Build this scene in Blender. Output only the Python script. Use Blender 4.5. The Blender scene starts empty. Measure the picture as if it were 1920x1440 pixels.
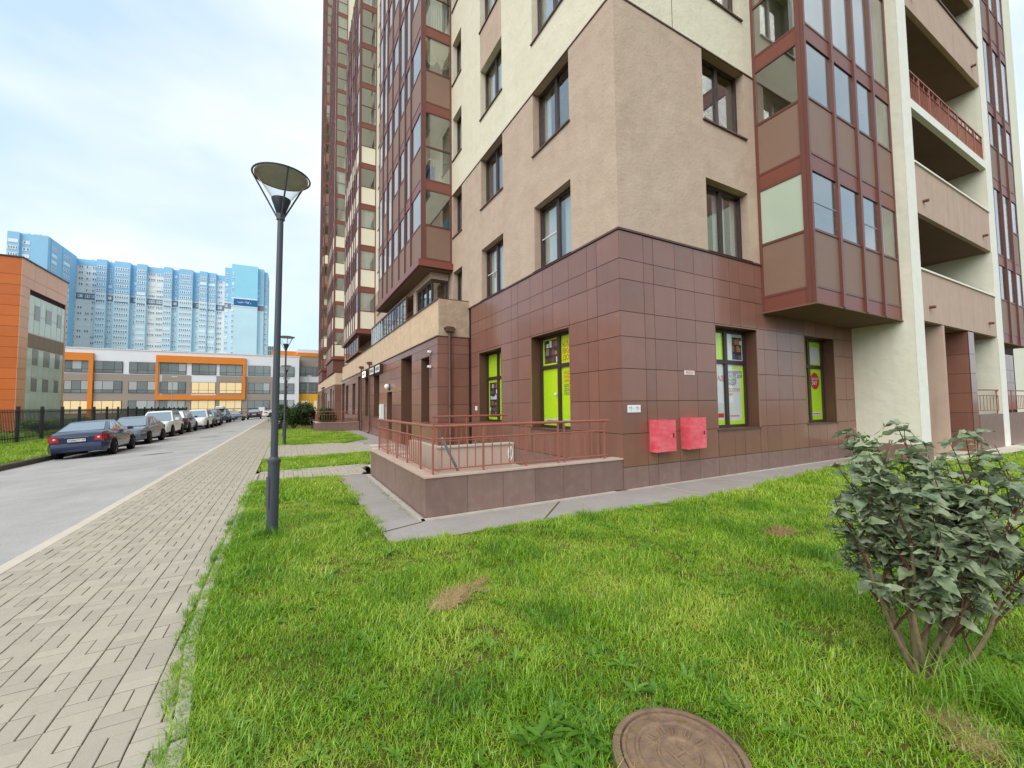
import bpy, bmesh, math, random
from mathutils import Vector, Matrix, Euler
random.seed(7)
S = bpy.context.scene
COL = S.collection
# ------------------------------------------------------------------ camera
cam_d = bpy.data.cameras.new('camera'); cam = bpy.data.objects.new('camera', cam_d); COL.objects.link(cam)
cam_d.sensor_fit = 'HORIZONTAL'; cam_d.sensor_width = 36.0; cam_d.lens = 769.37 / 1920 * 36.0
cam_d.clip_start = 0.05; cam_d.clip_end = 3000
_r = Vector((0.87713673, -0.48012917, -0.01035013)); _f = Vector((0.4799958, 0.87579756, 0.05081995)); _u = Vector((-0.01533552, -0.04954407, 0.9986542))
CAM = Vector((-5.557, -5.8075, 1.63))
cam.matrix_world = Matrix(((_r.x, _u.x, -_f.x, CAM.x), (_r.y, _u.y, -_f.y, CAM.y), (_r.z, _u.z, -_f.z, CAM.z), (0, 0, 0, 1)))
S.camera = cam
# ------------------------------------------------------------------ sky
SUN_EL, SUN_AZ = math.radians(42), math.radians(233)   # azimuth: compass style, 0 = +Y, clockwise
W = bpy.data.worlds.new('World'); S.world = W; W.use_nodes = True
wn, wl = W.node_tree.nodes, W.node_tree.links
wn.clear()
def wnode(t, **k):
    n = wn.new(t)
    for a, b in k.items(): setattr(n, a, b)
    return n
out = wnode('ShaderNodeOutputWorld'); bg = wnode('ShaderNodeBackground'); bg.inputs['Strength'].default_value = 0.1
sky = wnode('ShaderNodeTexSky', sky_type='NISHITA', sun_disc=False, sun_elevation=SUN_EL, sun_rotation=SUN_AZ, air_density=1.0, dust_density=1.2, ozone_density=1.5)
tc = wnode('ShaderNodeTexCoord'); mp = wnode('ShaderNodeMapping'); mp.inputs['Scale'].default_value = (1.0, 1.0, 2.3); mp.inputs['Location'].default_value = (3.1, 0.4, 0.2)
nz = wnode('ShaderNodeTexNoise'); nz.inputs['Scale'].default_value = 1.7; nz.inputs['Detail'].default_value = 5; nz.inputs['Roughness'].default_value = 0.5
nz2 = wnode('ShaderNodeTexNoise'); nz2.inputs['Scale'].default_value = 2.6; nz2.inputs['Detail'].default_value = 4
r1 = wnode('ShaderNodeValToRGB'); r1.color_ramp.elements[0].position = 0.38; r1.color_ramp.elements[1].position = 0.68
r2 = wnode('ShaderNodeValToRGB'); r2.color_ramp.elements[0].position = 0.35; r2.color_ramp.elements[0].color = (5.35, 5.8, 6.15, 1); r2.color_ramp.elements[1].position = 0.65; r2.color_ramp.elements[1].color = (6.6, 6.75, 6.9, 1)
lift = wnode('ShaderNodeMixRGB'); lift.inputs[0].default_value = 0.65; lift.inputs[2].default_value = (4.8, 6.2, 7.2, 1)
mx = wnode('ShaderNodeMixRGB')
wl.new(tc.outputs['Generated'], mp.inputs['Vector']); wl.new(mp.outputs['Vector'], nz.inputs['Vector']); wl.new(mp.outputs['Vector'], nz2.inputs['Vector'])
wl.new(nz.outputs['Fac'], r1.inputs['Fac']); wl.new(nz2.outputs['Fac'], r2.inputs['Fac'])
wl.new(sky.outputs['Color'], lift.inputs[1]); wl.new(r1.outputs['Color'], mx.inputs[0]); wl.new(lift.outputs['Color'], mx.inputs[1]); wl.new(r2.outputs['Color'], mx.inputs[2])
wl.new(mx.outputs['Color'], bg.inputs['Color']); wl.new(bg.outputs['Background'], out.inputs['Surface'])
# ------------------------------------------------------------------ sun behind thin cloud
sd = bpy.data.lights.new('sun', 'SUN'); sd.energy = 1.5; sd.angle = math.radians(60); sd.color = (1.0, 0.96, 0.9)
so = bpy.data.objects.new('sun', sd); COL.objects.link(so)
_sv = Vector((math.sin(SUN_AZ) * math.cos(SUN_EL), math.cos(SUN_AZ) * math.cos(SUN_EL), math.sin(SUN_EL)))
so.rotation_euler = _sv.to_track_quat('Z', 'Y').to_euler(); so.location = (0, 0, 120)
# ------------------------------------------------------------------ exposure
S.view_settings.view_transform = 'Standard'; S.view_settings.look = 'None'; S.view_settings.exposure = 0.84; S.view_settings.gamma = 1.0
S.view_settings.use_curve_mapping = False
S.cycles.max_bounces = 6; S.cycles.diffuse_bounces = 3; S.cycles.glossy_bounces = 3; S.cycles.transparent_max_bounces = 12; S.cycles.transmission_bounces = 4
S.cycles.caustics_reflective = False; S.cycles.caustics_refractive = False
S.cycles.use_denoising = True
# ------------------------------------------------------------------ materials
def lin(r, g, b):
    f = lambda c: (c / 255 / 12.92) if c / 255 <= 0.04045 else ((c / 255 + 0.055) / 1.055) ** 2.4
    return (f(r), f(g), f(b))
def pmat(name, col, rough=0.6, spec=0.4, metal=0.0, var=0.0, nscale=3.0, namt=0.0, ndark=None, bump=None, streak=0.0, coat=0.0, stretch=None, spots=None):
    """procedural material: base colour, noise wear to `ndark`, per-piece variation, vertical streaks, bump"""
    m = bpy.data.materials.new(name); m.use_nodes = True
    n, l = m.node_tree.nodes, m.node_tree.links
    b = n['Principled BSDF']
    b.inputs['Roughness'].default_value = rough; b.inputs['Specular IOR Level'].default_value = spec; b.inputs['Metallic'].default_value = metal
    if coat: b.inputs['Coat Weight'].default_value = coat; b.inputs['Coat Roughness'].default_value = 0.12 if name.startswith('tile') else 0.06
    geo = n.new('ShaderNodeNewGeometry')
    rgb = n.new('ShaderNodeRGB'); rgb.outputs[0].default_value = (*col, 1); c = rgb.outputs[0]
    vec = geo.outputs['Position']
    if stretch:
        mpn = n.new('ShaderNodeMapping'); mpn.inputs['Scale'].default_value = stretch; l.new(vec, mpn.inputs['Vector']); vec = mpn.outputs['Vector']
    if namt:
        t = n.new('ShaderNodeTexNoise'); t.inputs['Scale'].default_value = nscale; t.inputs['Detail'].default_value = 6; t.inputs['Roughness'].default_value = 0.65
        l.new(vec, t.inputs['Vector'])
        rp = n.new('ShaderNodeValToRGB'); rp.color_ramp.elements[0].position = 0.36; rp.color_ramp.elements[1].position = 0.68
        l.new(t.outputs['Fac'], rp.inputs['Fac'])
        mu = n.new('ShaderNodeMath'); mu.operation = 'MULTIPLY'; mu.inputs[1].default_value = namt; l.new(rp.outputs['Color'], mu.inputs[0])
        mi = n.new('ShaderNodeMixRGB'); l.new(mu.outputs[0], mi.inputs[0]); l.new(c, mi.inputs[1])
        d = ndark or tuple(x * 0.6 for x in col); mi.inputs[2].default_value = (*d, 1); c = mi.outputs[0]
    if spots:
        sc, amt, scol = spots
        t = n.new('ShaderNodeTexNoise'); t.inputs['Scale'].default_value = sc; t.inputs['Detail'].default_value = 3
        l.new(geo.outputs['Position'], t.inputs['Vector'])
        rp = n.new('ShaderNodeValToRGB'); rp.color_ramp.elements[0].position = 0.5; rp.color_ramp.elements[1].position = 0.66; l.new(t.outputs['Fac'], rp.inputs['Fac'])
        mu = n.new('ShaderNodeMath'); mu.operation = 'MULTIPLY'; mu.inputs[1].default_value = amt; l.new(rp.outputs['Color'], mu.inputs[0])
        mi = n.new('ShaderNodeMixRGB'); l.new(mu.outputs[0], mi.inputs[0]); l.new(c, mi.inputs[1]); mi.inputs[2].default_value = (*scol, 1); c = mi.outputs[0]
    if streak:
        mpn = n.new('ShaderNodeMapping'); mpn.inputs['Scale'].default_value = (5, 5, 0.35); l.new(geo.outputs['Position'], mpn.inputs['Vector'])
        t = n.new('ShaderNodeTexNoise'); t.inputs['Scale'].default_value = 1.0; t.inputs['Detail'].default_value = 5; l.new(mpn.outputs['Vector'], t.inputs['Vector'])
        rp = n.new('ShaderNodeValToRGB'); rp.color_ramp.elements[0].position = 0.52; rp.color_ramp.elements[1].position = 0.75; l.new(t.outputs['Fac'], rp.inputs['Fac'])
        mu = n.new('ShaderNodeMath'); mu.operation = 'MULTIPLY'; mu.inputs[1].default_value = streak; l.new(rp.outputs['Color'], mu.inputs[0])
        mi = n.new('ShaderNodeMixRGB'); l.new(mu.outputs[0], mi.inputs[0]); l.new(c, mi.inputs[1]); mi.inputs[2].default_value = (*[x * 0.5 for x in col], 1); c = mi.outputs[0]
    if var:
        oi = n.new('ShaderNodeObjectInfo'); ad = n.new('ShaderNodeMath'); ad.operation = 'ADD'; l.new(oi.outputs['Random'], ad.inputs[0]); l.new(geo.outputs['Random Per Island'], ad.inputs[1])
        fr = n.new('ShaderNodeMath'); fr.operation = 'FRACT'; l.new(ad.outputs[0], fr.inputs[0])
        mr = n.new('ShaderNodeMapRange'); mr.inputs['To Min'].default_value = 1 - var; mr.inputs['To Max'].default_value = 1 + var; l.new(fr.outputs[0], mr.inputs['Value'])
        hs = n.new('ShaderNodeHueSaturation'); l.new(mr.outputs['Result'], hs.inputs['Value']); l.new(c, hs.inputs['Color']); c = hs.outputs['Color']
    l.new(c, b.inputs['Base Color'])
    if bump:
        prev = None
        for sc, st in bump:
            t = n.new('ShaderNodeTexNoise'); t.inputs['Scale'].default_value = sc; t.inputs['Detail'].default_value = 4; l.new(vec, t.inputs['Vector'])
            bp = n.new('ShaderNodeBump'); bp.inputs['Strength'].default_value = st; bp.inputs['Distance'].default_value = 0.35 / sc; l.new(t.outputs['Fac'], bp.inputs['Height'])
            if prev: l.new(prev, bp.inputs['Normal'])
            prev = bp.outputs['Normal']
        l.new(prev, b.inputs['Normal'])
    return m
def glassmat(name, ior=1.9, tint=(0.8, 0.85, 0.83), rough=0.0):
    m = bpy.data.materials.new(name); m.use_nodes = True
    n, l = m.node_tree.nodes, m.node_tree.links; n.clear()
    o = n.new('ShaderNodeOutputMaterial'); mixs = n.new('ShaderNodeMixShader'); tr = n.new('ShaderNodeBsdfTransparent'); gl = n.new('ShaderNodeBsdfGlossy'); lw = n.new('ShaderNodeLayerWeight')
    pw = n.new('ShaderNodeMath'); pw.operation = 'POWER'; pw.inputs[1].default_value = 3.6; lw.inputs['Blend'].default_value = 0.5
    r0 = ((ior - 1) / (ior + 1)) ** 2; fr = n.new('ShaderNodeMath'); fr.operation = 'MULTIPLY_ADD'; fr.inputs[1].default_value = 1 - r0; fr.inputs[2].default_value = r0
    l.new(lw.outputs['Facing'], pw.inputs[0]); l.new(pw.outputs[0], fr.inputs[0]); tr.inputs['Color'].default_value = (*tint, 1); gl.inputs['Roughness'].default_value = rough
    geo = n.new('ShaderNodeNewGeometry'); t = n.new('ShaderNodeTexNoise'); t.inputs['Scale'].default_value = 1.3; bp = n.new('ShaderNodeBump'); bp.inputs['Strength'].default_value = 0.012; bp.inputs['Distance'].default_value = 0.1
    l.new(geo.outputs['Position'], t.inputs['Vector']); l.new(t.outputs['Fac'], bp.inputs['Height']); l.new(bp.outputs['Normal'], gl.inputs['Normal'])
    l.new(fr.outputs[0], mixs.inputs[0]); l.new(tr.outputs[0], mixs.inputs[1]); l.new(gl.outputs[0], mixs.inputs[2]); l.new(mixs.outputs[0], o.inputs[0])
    return m
def emat(name, col, st):
    m = bpy.data.materials.new(name); m.use_nodes = True; b = m.node_tree.nodes['Principled BSDF']
    b.inputs['Base Color'].default_value = (*col, 1); b.inputs['Emission Color'].default_value = (*col, 1); b.inputs['Emission Strength'].default_value = st
    return m
M = {}
M['stucco_brown'] = pmat('stucco_brown', lin(194, 172, 153), 0.9, 0.15, streak=0.12, nscale=1.2, namt=0.45, ndark=lin(172, 149, 129), bump=[(60, 0.45), (16, 0.4), (2.2, 0.2)], spots=(2.6, 0.22, lin(203, 183, 165)))
M['stucco_cream'] = pmat('stucco_cream', lin(224, 216, 194), 0.9, 0.15, nscale=1.0, namt=0.3, ndark=lin(208, 196, 164), bump=[(60, 0.4), (16, 0.35), (2.2, 0.2)], streak=0.10)
M['stucco_parapet'] = pmat('stucco_parapet', lin(212, 186, 158), 0.92, 0.1, nscale=2.0, namt=0.4, ndark=lin(184, 154, 124), bump=[(30, 0.4), (5, 0.5)], streak=0.35)
M['stucco_rough'] = pmat('stucco_rough', lin(182, 162, 140), 0.95, 0.1, nscale=3.0, namt=0.5, ndark=lin(146, 124, 102), bump=[(30, 0.4), (4, 0.4)], streak=0.3)
M['stucco_pink'] = pmat('stucco_pink', lin(192, 168, 152), 0.92, 0.1, nscale=2.0, namt=0.3, ndark=lin(170, 142, 126), bump=[(40, 0.3)], streak=0.25)
M['plaster_white'] = pmat('plaster_white', lin(226, 224, 206), 0.9, 0.15, nscale=1.5, namt=0.3, ndark=lin(206, 202, 178), bump=[(40, 0.25), (4, 0.2)], streak=0.12)
M['plaster_edge'] = pmat('plaster_edge', lin(236, 234, 224), 0.9, 0.15, nscale=4, namt=0.25, ndark=lin(208, 200, 180), bump=[(25, 0.5)])
M['soffit'] = pmat('soffit', lin(122, 100, 86), 0.85, 0.2, nscale=2, namt=0.3, ndark=lin(104, 84, 70))
M['tile'] = pmat('tile', lin(131, 88, 73), 0.4, 0.6, var=0.10, streak=0.16, nscale=0.9, namt=0.25, ndark=lin(116, 78, 66), spots=(3.2, 0.12, lin(146, 112, 98)), coat=0.55)
M['tile_plinth'] = pmat('tile_plinth', lin(130, 104, 95), 0.45, 0.5, var=0.09, streak=0.25, nscale=2.0, namt=0.35, ndark=lin(112, 84, 76), spots=(6, 0.2, lin(156, 134, 126)))
M['joint'] = pmat('joint', lin(44, 30, 27), 0.8, 0.2)
M['reveal'] = pmat('reveal', lin(96, 66, 50), 0.5, 0.4, nscale=2, namt=0.2)
M['metal_brown'] = pmat('metal_brown', lin(92, 62, 52), 0.45, 0.5, nscale=6, namt=0.2)
M['redbrown'] = pmat('redbrown', lin(108, 65, 55), 0.4, 0.5, var=0.06, nscale=5, namt=0.2, ndark=lin(104, 48, 40))
M['redband'] = pmat('redband', lin(126, 72, 59), 0.42, 0.5, var=0.05, nscale=3, namt=0.2, ndark=lin(118, 58, 46))
M['panel_brown'] = pmat('panel_brown', lin(136, 108, 92), 0.55, 0.4, var=0.05, nscale=2, namt=0.15)
M['panel_cream'] = pmat('panel_cream', lin(226, 220, 200), 0.5, 0.4, var=0.04, nscale=2, namt=0.12, ndark=lin(206, 198, 174))
M['trim_light'] = pmat('trim_light', lin(150, 112, 94), 0.4, 0.5)
M['frame_dark'] = pmat('frame_dark', lin(58, 42, 40), 0.4, 0.5)
M['frame_white'] = pmat('frame_white', lin(222, 222, 220), 0.4, 0.5)
M['glass'] = glassmat('glass', 2.5, (0.93, 0.95, 0.94))
M['glass_bay'] = glassmat('glass_bay', 2.8, (0.93, 0.95, 0.93))
M['glass_shop'] = glassmat('glass_shop', 1.45, (0.985, 0.99, 0.985))
M['curtain'] = pmat('curtain', lin(214, 216, 212), 0.9, 0.1, var=0.12)
M['frosted'] = pmat('frosted', lin(184, 196, 178), 0.25, 0.5, nscale=1.2, namt=0.25, ndark=lin(180, 196, 168))
M['interior'] = pmat('interior', lin(150, 146, 134), 0.9, 0.1, nscale=1, namt=0.3)
M['ceiling'] = pmat('ceiling', lin(200, 198, 182), 0.9, 0.1)
M['lime'] = pmat('lime', lin(206, 248, 24), 0.45, 0.4)
M['print_red'] = pmat('print_red', lin(206, 42, 38), 0.5, 0.3)
M['print_orange'] = pmat('print_orange', lin(226, 96, 30), 0.5, 0.3)
M['print_white'] = pmat('print_white', lin(232, 234, 234), 0.5, 0.3, nscale=1.5, namt=0.3, ndark=lin(186, 190, 192))
M['print_grey'] = pmat('print_grey', lin(70, 74, 76), 0.5, 0.3)
M['print_dark'] = pmat('print_dark', lin(44, 40, 40), 0.5, 0.3)
M['print_tan'] = pmat('print_tan', lin(176, 128, 84), 0.5, 0.3)
M['print_brown'] = pmat('print_brown', lin(112, 78, 52), 0.5, 0.3)
M['print_blue'] = pmat('print_blue', lin(88, 104, 140), 0.5, 0.3)
M['pink_red'] = pmat('pink_red', lin(222, 84, 96), 0.45, 0.4, nscale=1.6, namt=0.55, ndark=lin(234, 140, 148), stretch=(3, 3, 9), spots=(3.5, 0.4, lin(204, 48, 62)))
M['asphalt'] = pmat('asphalt', lin(180, 177, 173), 0.92, 0.15, nscale=0.7, namt=0.75, ndark=lin(152, 149, 146), bump=[(160, 0.5), (30, 0.2)], spots=(55, 0.5, lin(140, 137, 134)))
M['asphalt_path'] = pmat('asphalt_path', lin(166, 158, 152), 0.92, 0.15, nscale=1.3, namt=0.5, ndark=lin(142, 134, 128), bump=[(140, 0.6), (20, 0.2)], spots=(70, 0.4, lin(112, 106, 102)))
M['concrete'] = pmat('concrete', lin(186, 178, 164), 0.9, 0.2, var=0.06, nscale=4, namt=0.45, ndark=lin(150, 140, 124), bump=[(60, 0.4)])
M['concrete_light'] = pmat('concrete_light', lin(206, 196, 180), 0.9, 0.2, var=0.04, nscale=2, namt=0.35, ndark=lin(184, 172, 154), bump=[(60, 0.3)])
M['paver'] = pmat('paver', lin(178, 169, 153), 0.88, 0.2, var=0.09, nscale=9, namt=0.35, ndark=lin(166, 156, 140), bump=[(170, 0.5), (25, 0.2)], spots=(240, 0.25, lin(150, 140, 126)))
M['paver_joint'] = pmat('paver_joint', lin(86, 78, 66), 0.95, 0.1, nscale=3, namt=0.5, ndark=lin(70, 66, 44))
M['soil'] = pmat('soil', lin(88, 92, 38), 0.95, 0.1, nscale=5, namt=0.6, ndark=lin(84, 70, 42), bump=[(40, 0.8)])
M['kerb_dark'] = pmat('kerb_dark', lin(98, 94, 88), 0.9, 0.2, nscale=4, namt=0.4)
M['black_metal'] = pmat('black_metal', lin(30, 32, 38), 0.5, 0.4, nscale=8, namt=0.2)
M['grey_metal'] = pmat('grey_metal', lin(64, 68, 76), 0.42, 0.5, nscale=12, namt=0.25, ndark=lin(52, 56, 64), bump=[(60, 0.1)])
M['galv'] = pmat('galv', lin(150, 158, 166), 0.4, 0.5, metal=0.3)
M['rail_red'] = pmat('rail_red', lin(156, 96, 78), 0.5, 0.4, nscale=10, namt=0.35, ndark=lin(140, 70, 54))
M['shade_under'] = pmat('shade_under', lin(176, 174, 162), 0.5, 0.4, nscale=5, namt=0.4, ndark=lin(118, 116, 106))
M['clear'] = glassmat('clear', 1.3, (0.95, 0.96, 0.96))
M['white_plastic'] = pmat('white_plastic', lin(228, 228, 224), 0.45, 0.4)
M['violet_glow'] = emat('violet_glow', (0.25, 0.08, 0.9), 0.5)
M['towel_blue'] = pmat('towel_blue', lin(84, 112, 178), 0.9, 0.1)
M['box_teal'] = pmat('box_teal', lin(70, 150, 170), 0.6, 0.3, nscale=12, namt=0.5, ndark=lin(190, 220, 224))
M['blind_cream'] = pmat('blind_cream', lin(222, 208, 178), 0.85, 0.1)
M['lamp_glow'] = emat('lamp_glow', (1.0, 0.9, 0.72), 0.7)
M['rust'] = pmat('rust', lin(140, 116, 94), 0.75, 0.3, nscale=9, namt=0.8, ndark=lin(100, 82, 68), bump=[(70, 0.6), (14, 0.4)], spots=(22, 0.4, lin(156, 122, 96)))
# ------------------------------------------------------------------ helpers
class MB:
    """collects faces; build() links them as one mesh object"""
    def __init__(s): s.v = []; s.f = []; s.m = []
    def add(s, vs, fs, mi=0):
        o = len(s.v); s.v += [tuple(a) for a in vs]; s.f += [tuple(i + o for i in q) for q in fs]; s.m += [mi] * len(fs); return s
    def box(s, x0, x1, y0, y1, z0, z1, mi=0):
        return s.add([(x0, y0, z0), (x1, y0, z0), (x1, y1, z0), (x0, y1, z0), (x0, y0, z1), (x1, y0, z1), (x1, y1, z1), (x0, y1, z1)],
                     [(0, 3, 2, 1), (4, 5, 6, 7), (0, 1, 5, 4), (1, 2, 6, 5), (2, 3, 7, 6), (3, 0, 4, 7)], mi)
    def bev(s, x0, x1, y0, y1, z0, z1, b, mi=0):
        """box whose top edges are chamfered"""
        return s.add([(x0, y0, z0), (x1, y0, z0), (x1, y1, z0), (x0, y1, z0), (x0, y0, z1 - b), (x1, y0, z1 - b), (x1, y1, z1 - b), (x0, y1, z1 - b),
                      (x0 + b, y0 + b, z1), (x1 - b, y0 + b, z1), (x1 - b, y1 - b, z1), (x0 + b, y1 - b, z1)],
                     [(0, 1, 5, 4), (1, 2, 6, 5), (2, 3, 7, 6), (3, 0, 4, 7), (4, 5, 9, 8), (5, 6, 10, 9), (6, 7, 11, 10), (7, 4, 8, 11), (8, 9, 10, 11)], mi)
    def quad(s, a, b, c, d, mi=0): return s.add([a, b, c, d], [(0, 1, 2, 3)], mi)
    def tube(s, pts, r, n=8, mi=0, caps=True):
        pts = [Vector(p) for p in pts]; rs = r if isinstance(r, (list, tuple)) else [r] * len(pts)
        rings = []
        for i, p in enumerate(pts):
            d = (pts[min(i + 1, len(pts) - 1)] - pts[max(i - 1, 0)]).normalized()
            a = d.orthogonal().normalized() if i == 0 else (pa - d * pa.dot(d)).normalized()
            pa = a; b = d.cross(a)
            rings.append([p + (a * math.cos(2 * math.pi * k / n) + b * math.sin(2 * math.pi * k / n)) * rs[i] for k in range(n)])
        vs = [q for g in rings for q in g]; fs = []
        for i in range(len(pts) - 1):
            for k in range(n): fs.append((i * n + k, i * n + (k + 1) % n, (i + 1) * n + (k + 1) % n, (i + 1) * n + k))
        if caps: fs.append(tuple(range(n - 1, -1, -1))); fs.append(tuple((len(pts) - 1) * n + k for k in range(n)))
        return s.add(vs, fs, mi)
    def lathe(s, prof, cx=0, cy=0, n=24, mi=0):
        vs = []; fs = []
        for (r, z) in prof:
            for k in range(n): vs.append((cx + r * math.cos(2 * math.pi * k / n), cy + r * math.sin(2 * math.pi * k / n), z))
        for i in range(len(prof) - 1):
            for k in range(n): fs.append((i * n + k, i * n + (k + 1) % n, (i + 1) * n + (k + 1) % n, (i + 1) * n + k))
        return s.add(vs, fs, mi)
    def poly(s, pts, z, mi=0): return s.add([(p[0], p[1], z) for p in pts], [tuple(range(len(pts)))], mi)
    def mesh(s, name, mats, smooth=False):
        me = bpy.data.meshes.new(name); me.from_pydata(s.v, [], s.f)
        mats = mats if isinstance(mats, (list, tuple)) else [mats]
        for m in mats: me.materials.append(M[m] if isinstance(m, str) else m)
        if len(mats) > 1: me.polygons.foreach_set('material_index', s.m)
        if smooth:
            me.polygons.foreach_set('use_smooth', [True] * len(me.polygons))
            try: me.set_sharp_from_angle(angle=math.radians(38))
            except Exception: pass
        me.update(); return me
WLOC = {}
def link(o, parent=None, loc=(0, 0, 0)):
    COL.objects.link(o); loc = Vector(loc); WLOC[o.name] = loc
    if parent is not None:
        o.parent = parent; o.location = loc - WLOC[parent.name]
    else: o.location = loc
    return o
def tag(o, label=None, cat=None, group=None, kind=None):
    for k, v in (('label', label), ('category', cat), ('group', group), ('kind', kind)):
        if v: o[k] = v
    return o
def thing(name, label, cat, loc=(0, 0, 0), group=None):
    o = bpy.data.objects.new(name, None); o.empty_display_size = 0.2; link(o, None, loc); return tag(o, label, cat, group)
def part(name, mb, mats, parent=None, loc=(0, 0, 0), smooth=False):
    """mesh given in world coordinates (loc = 0) or shared mesh placed at loc"""
    me = mb if isinstance(mb, bpy.types.Mesh) else mb.mesh(name, mats, smooth)
    return link(bpy.data.objects.new(name, me), parent, loc)
def structure(name, mb, mats): return tag(part(name, mb, mats), kind='structure')
CACHE = {}
def cbox(w, d, h, mats, bev=0.0, key='box'):
    """shared box mesh of a size, origin at its min corner"""
    k = (key, round(w, 4), round(d, 4), round(h, 4), str(mats), bev)
    if k not in CACHE:
        m = MB(); m.bev(0, w, 0, d, 0, h, bev) if bev else m.box(0, w, 0, d, 0, h); CACHE[k] = m.mesh(key, mats)
    return CACHE[k]
def pbox(name, x0, x1, y0, y1, z0, z1, mat, parent): return part(name, cbox(x1 - x0, y1 - y0, z1 - z0, mat, key=name), None, parent, (x0, y0, z0))
# facade frames: (u along wall, w outward, z) -> world
class FA:   # wall facing -x at x = base, u = y
    def __init__(s, base): s.b = base
    def p(s, u, w, z): return (s.b - w, u, z)
class FB:   # wall facing -y at y = base, u = x
    def __init__(s, base): s.b = base
    def p(s, u, w, z): return (u, s.b - w, z)
def fbox(mb, F, u0, u1, w0, w1, z0, z1, mi=0):
    a, b = F.p(u0, w0, z0), F.p(u1, w1, z1)
    return mb.box(min(a[0], b[0]), max(a[0], b[0]), min(a[1], b[1]), max(a[1], b[1]), z0, z1, mi)
def fpart(name, F, u0, u1, w0, w1, z0, z1, mat, parent):
    a, b = F.p(u0, w0, z0), F.p(u1, w1, z1)
    return pbox(name, min(a[0], b[0]), max(a[0], b[0]), min(a[1], b[1]), max(a[1], b[1]), z0, z1, mat, parent)
def fquad(mb, F, u0, u1, w, z0, z1, mi=0):
    q = [F.p(u0, w, z0), F.p(u1, w, z0), F.p(u1, w, z1), F.p(u0, w, z1)]
    if isinstance(F, FA): q = [q[0], q[3], q[2], q[1]]
    return mb.quad(*q, mi)
def holed_wall(F, u0, u1, z0, z1, holes, depth, mi_face=0, mi_rev=0, w=0.0):
    """wall sheet with rectangular openings and reveals going inwards"""
    mb = MB(); us = sorted({u0, u1, *[h[0] for h in holes], *[h[1] for h in holes]}); zs = sorted({z0, z1, *[h[2] for h in holes], *[h[3] for h in holes]})
    us = [u for u in us if u0 <= u <= u1]; zs = [z for z in zs if z0 <= z <= z1]
    for i in range(len(us) - 1):
        for j in range(len(zs) - 1):
            cu, cz = (us[i] + us[i + 1]) / 2, (zs[j] + zs[j + 1]) / 2
            if not any(h[0] < cu < h[1] and h[2] < cz < h[3] for h in holes): fquad(mb, F, us[i], us[i + 1], w, zs[j], zs[j + 1], mi_face)
    for h in holes:
        a0, a1, b0, b1 = h[0], h[1], max(h[2], z0), min(h[3], z1)
        if b1 <= b0: continue
        e = 0.0
        P = F.p
        mb.quad(P(a0, w, b0), P(a0, w, b1), P(a0, w - depth, b1), P(a0, w - depth, b0), mi_rev)
        mb.quad(P(a1, w, b0), P(a1, w - depth, b0), P(a1, w - depth, b1), P(a1, w, b1), mi_rev)
        if h[3] <= z1: mb.quad(P(a0, w, b1), P(a1, w, b1), P(a1, w - depth, b1), P(a0, w - depth, b1), mi_rev)
        if h[2] >= z0: mb.quad(P(a0, w, b0), P(a0, w - depth, b0), P(a1, w - depth, b0), P(a1, w, b0), mi_rev)
    return mb
def subtract(rects, h):
    out = []
    for (a, b, c, d) in rects:
        if h[1] <= a or h[0] >= b or h[3] <= c or h[2] >= d: out.append((a, b, c, d)); continue
        if h[0] > a: out.append((a, h[0], c, d))
        if h[1] < b: out.append((h[1], b, c, d))
        x0, x1 = max(a, h[0]), min(b, h[1])
        if h[2] > c: out.append((x0, x1, c, h[2]))
        if h[3] < d: out.append((x0, x1, h[3], d))
    return [r for r in out if r[1] - r[0] > 0.03 and r[3] - r[2] > 0.03]
def tiles(F, ub, zb, holes, parent, mat='tile', gap=0.011, w0=0.004, w1=0.018, mat_low=None, low=0.0):
    for i in range(len(ub) - 1):
        for j in range(len(zb) - 1):
            rs = [(ub[i], ub[i + 1], zb[j], zb[j + 1])]
            for h in holes: rs = subtract(rs, h)
            for (a, b, c, d) in rs:
                fpart('tile', F, a + gap / 2, b - gap / 2, w0, w1 + random.uniform(-0.0015, 0.0015), c + gap / 2, d - gap / 2, mat_low if (mat_low and d <= low) else mat, parent)
def curtain(F, u0, u1, w, z0, z1, parent, mat='curtain', folds=None):
    n = folds or max(6, int((u1 - u0) / 0.05)); mb = MB(); vs = []
    for k in range(n + 1):
        u = u0 + (u1 - u0) * k / n; dw = 0.02 * (1 if k % 2 else -1) + random.uniform(-0.008, 0.008)
        vs += [F.p(u, w + dw, z0), F.p(u, w + dw, z1)]
    mb.add(vs, [(2 * k, 2 * k + 2, 2 * k + 3, 2 * k + 1) for k in range(n)])
    return part('curtain', mb, mat, parent, smooth=True)
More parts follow.
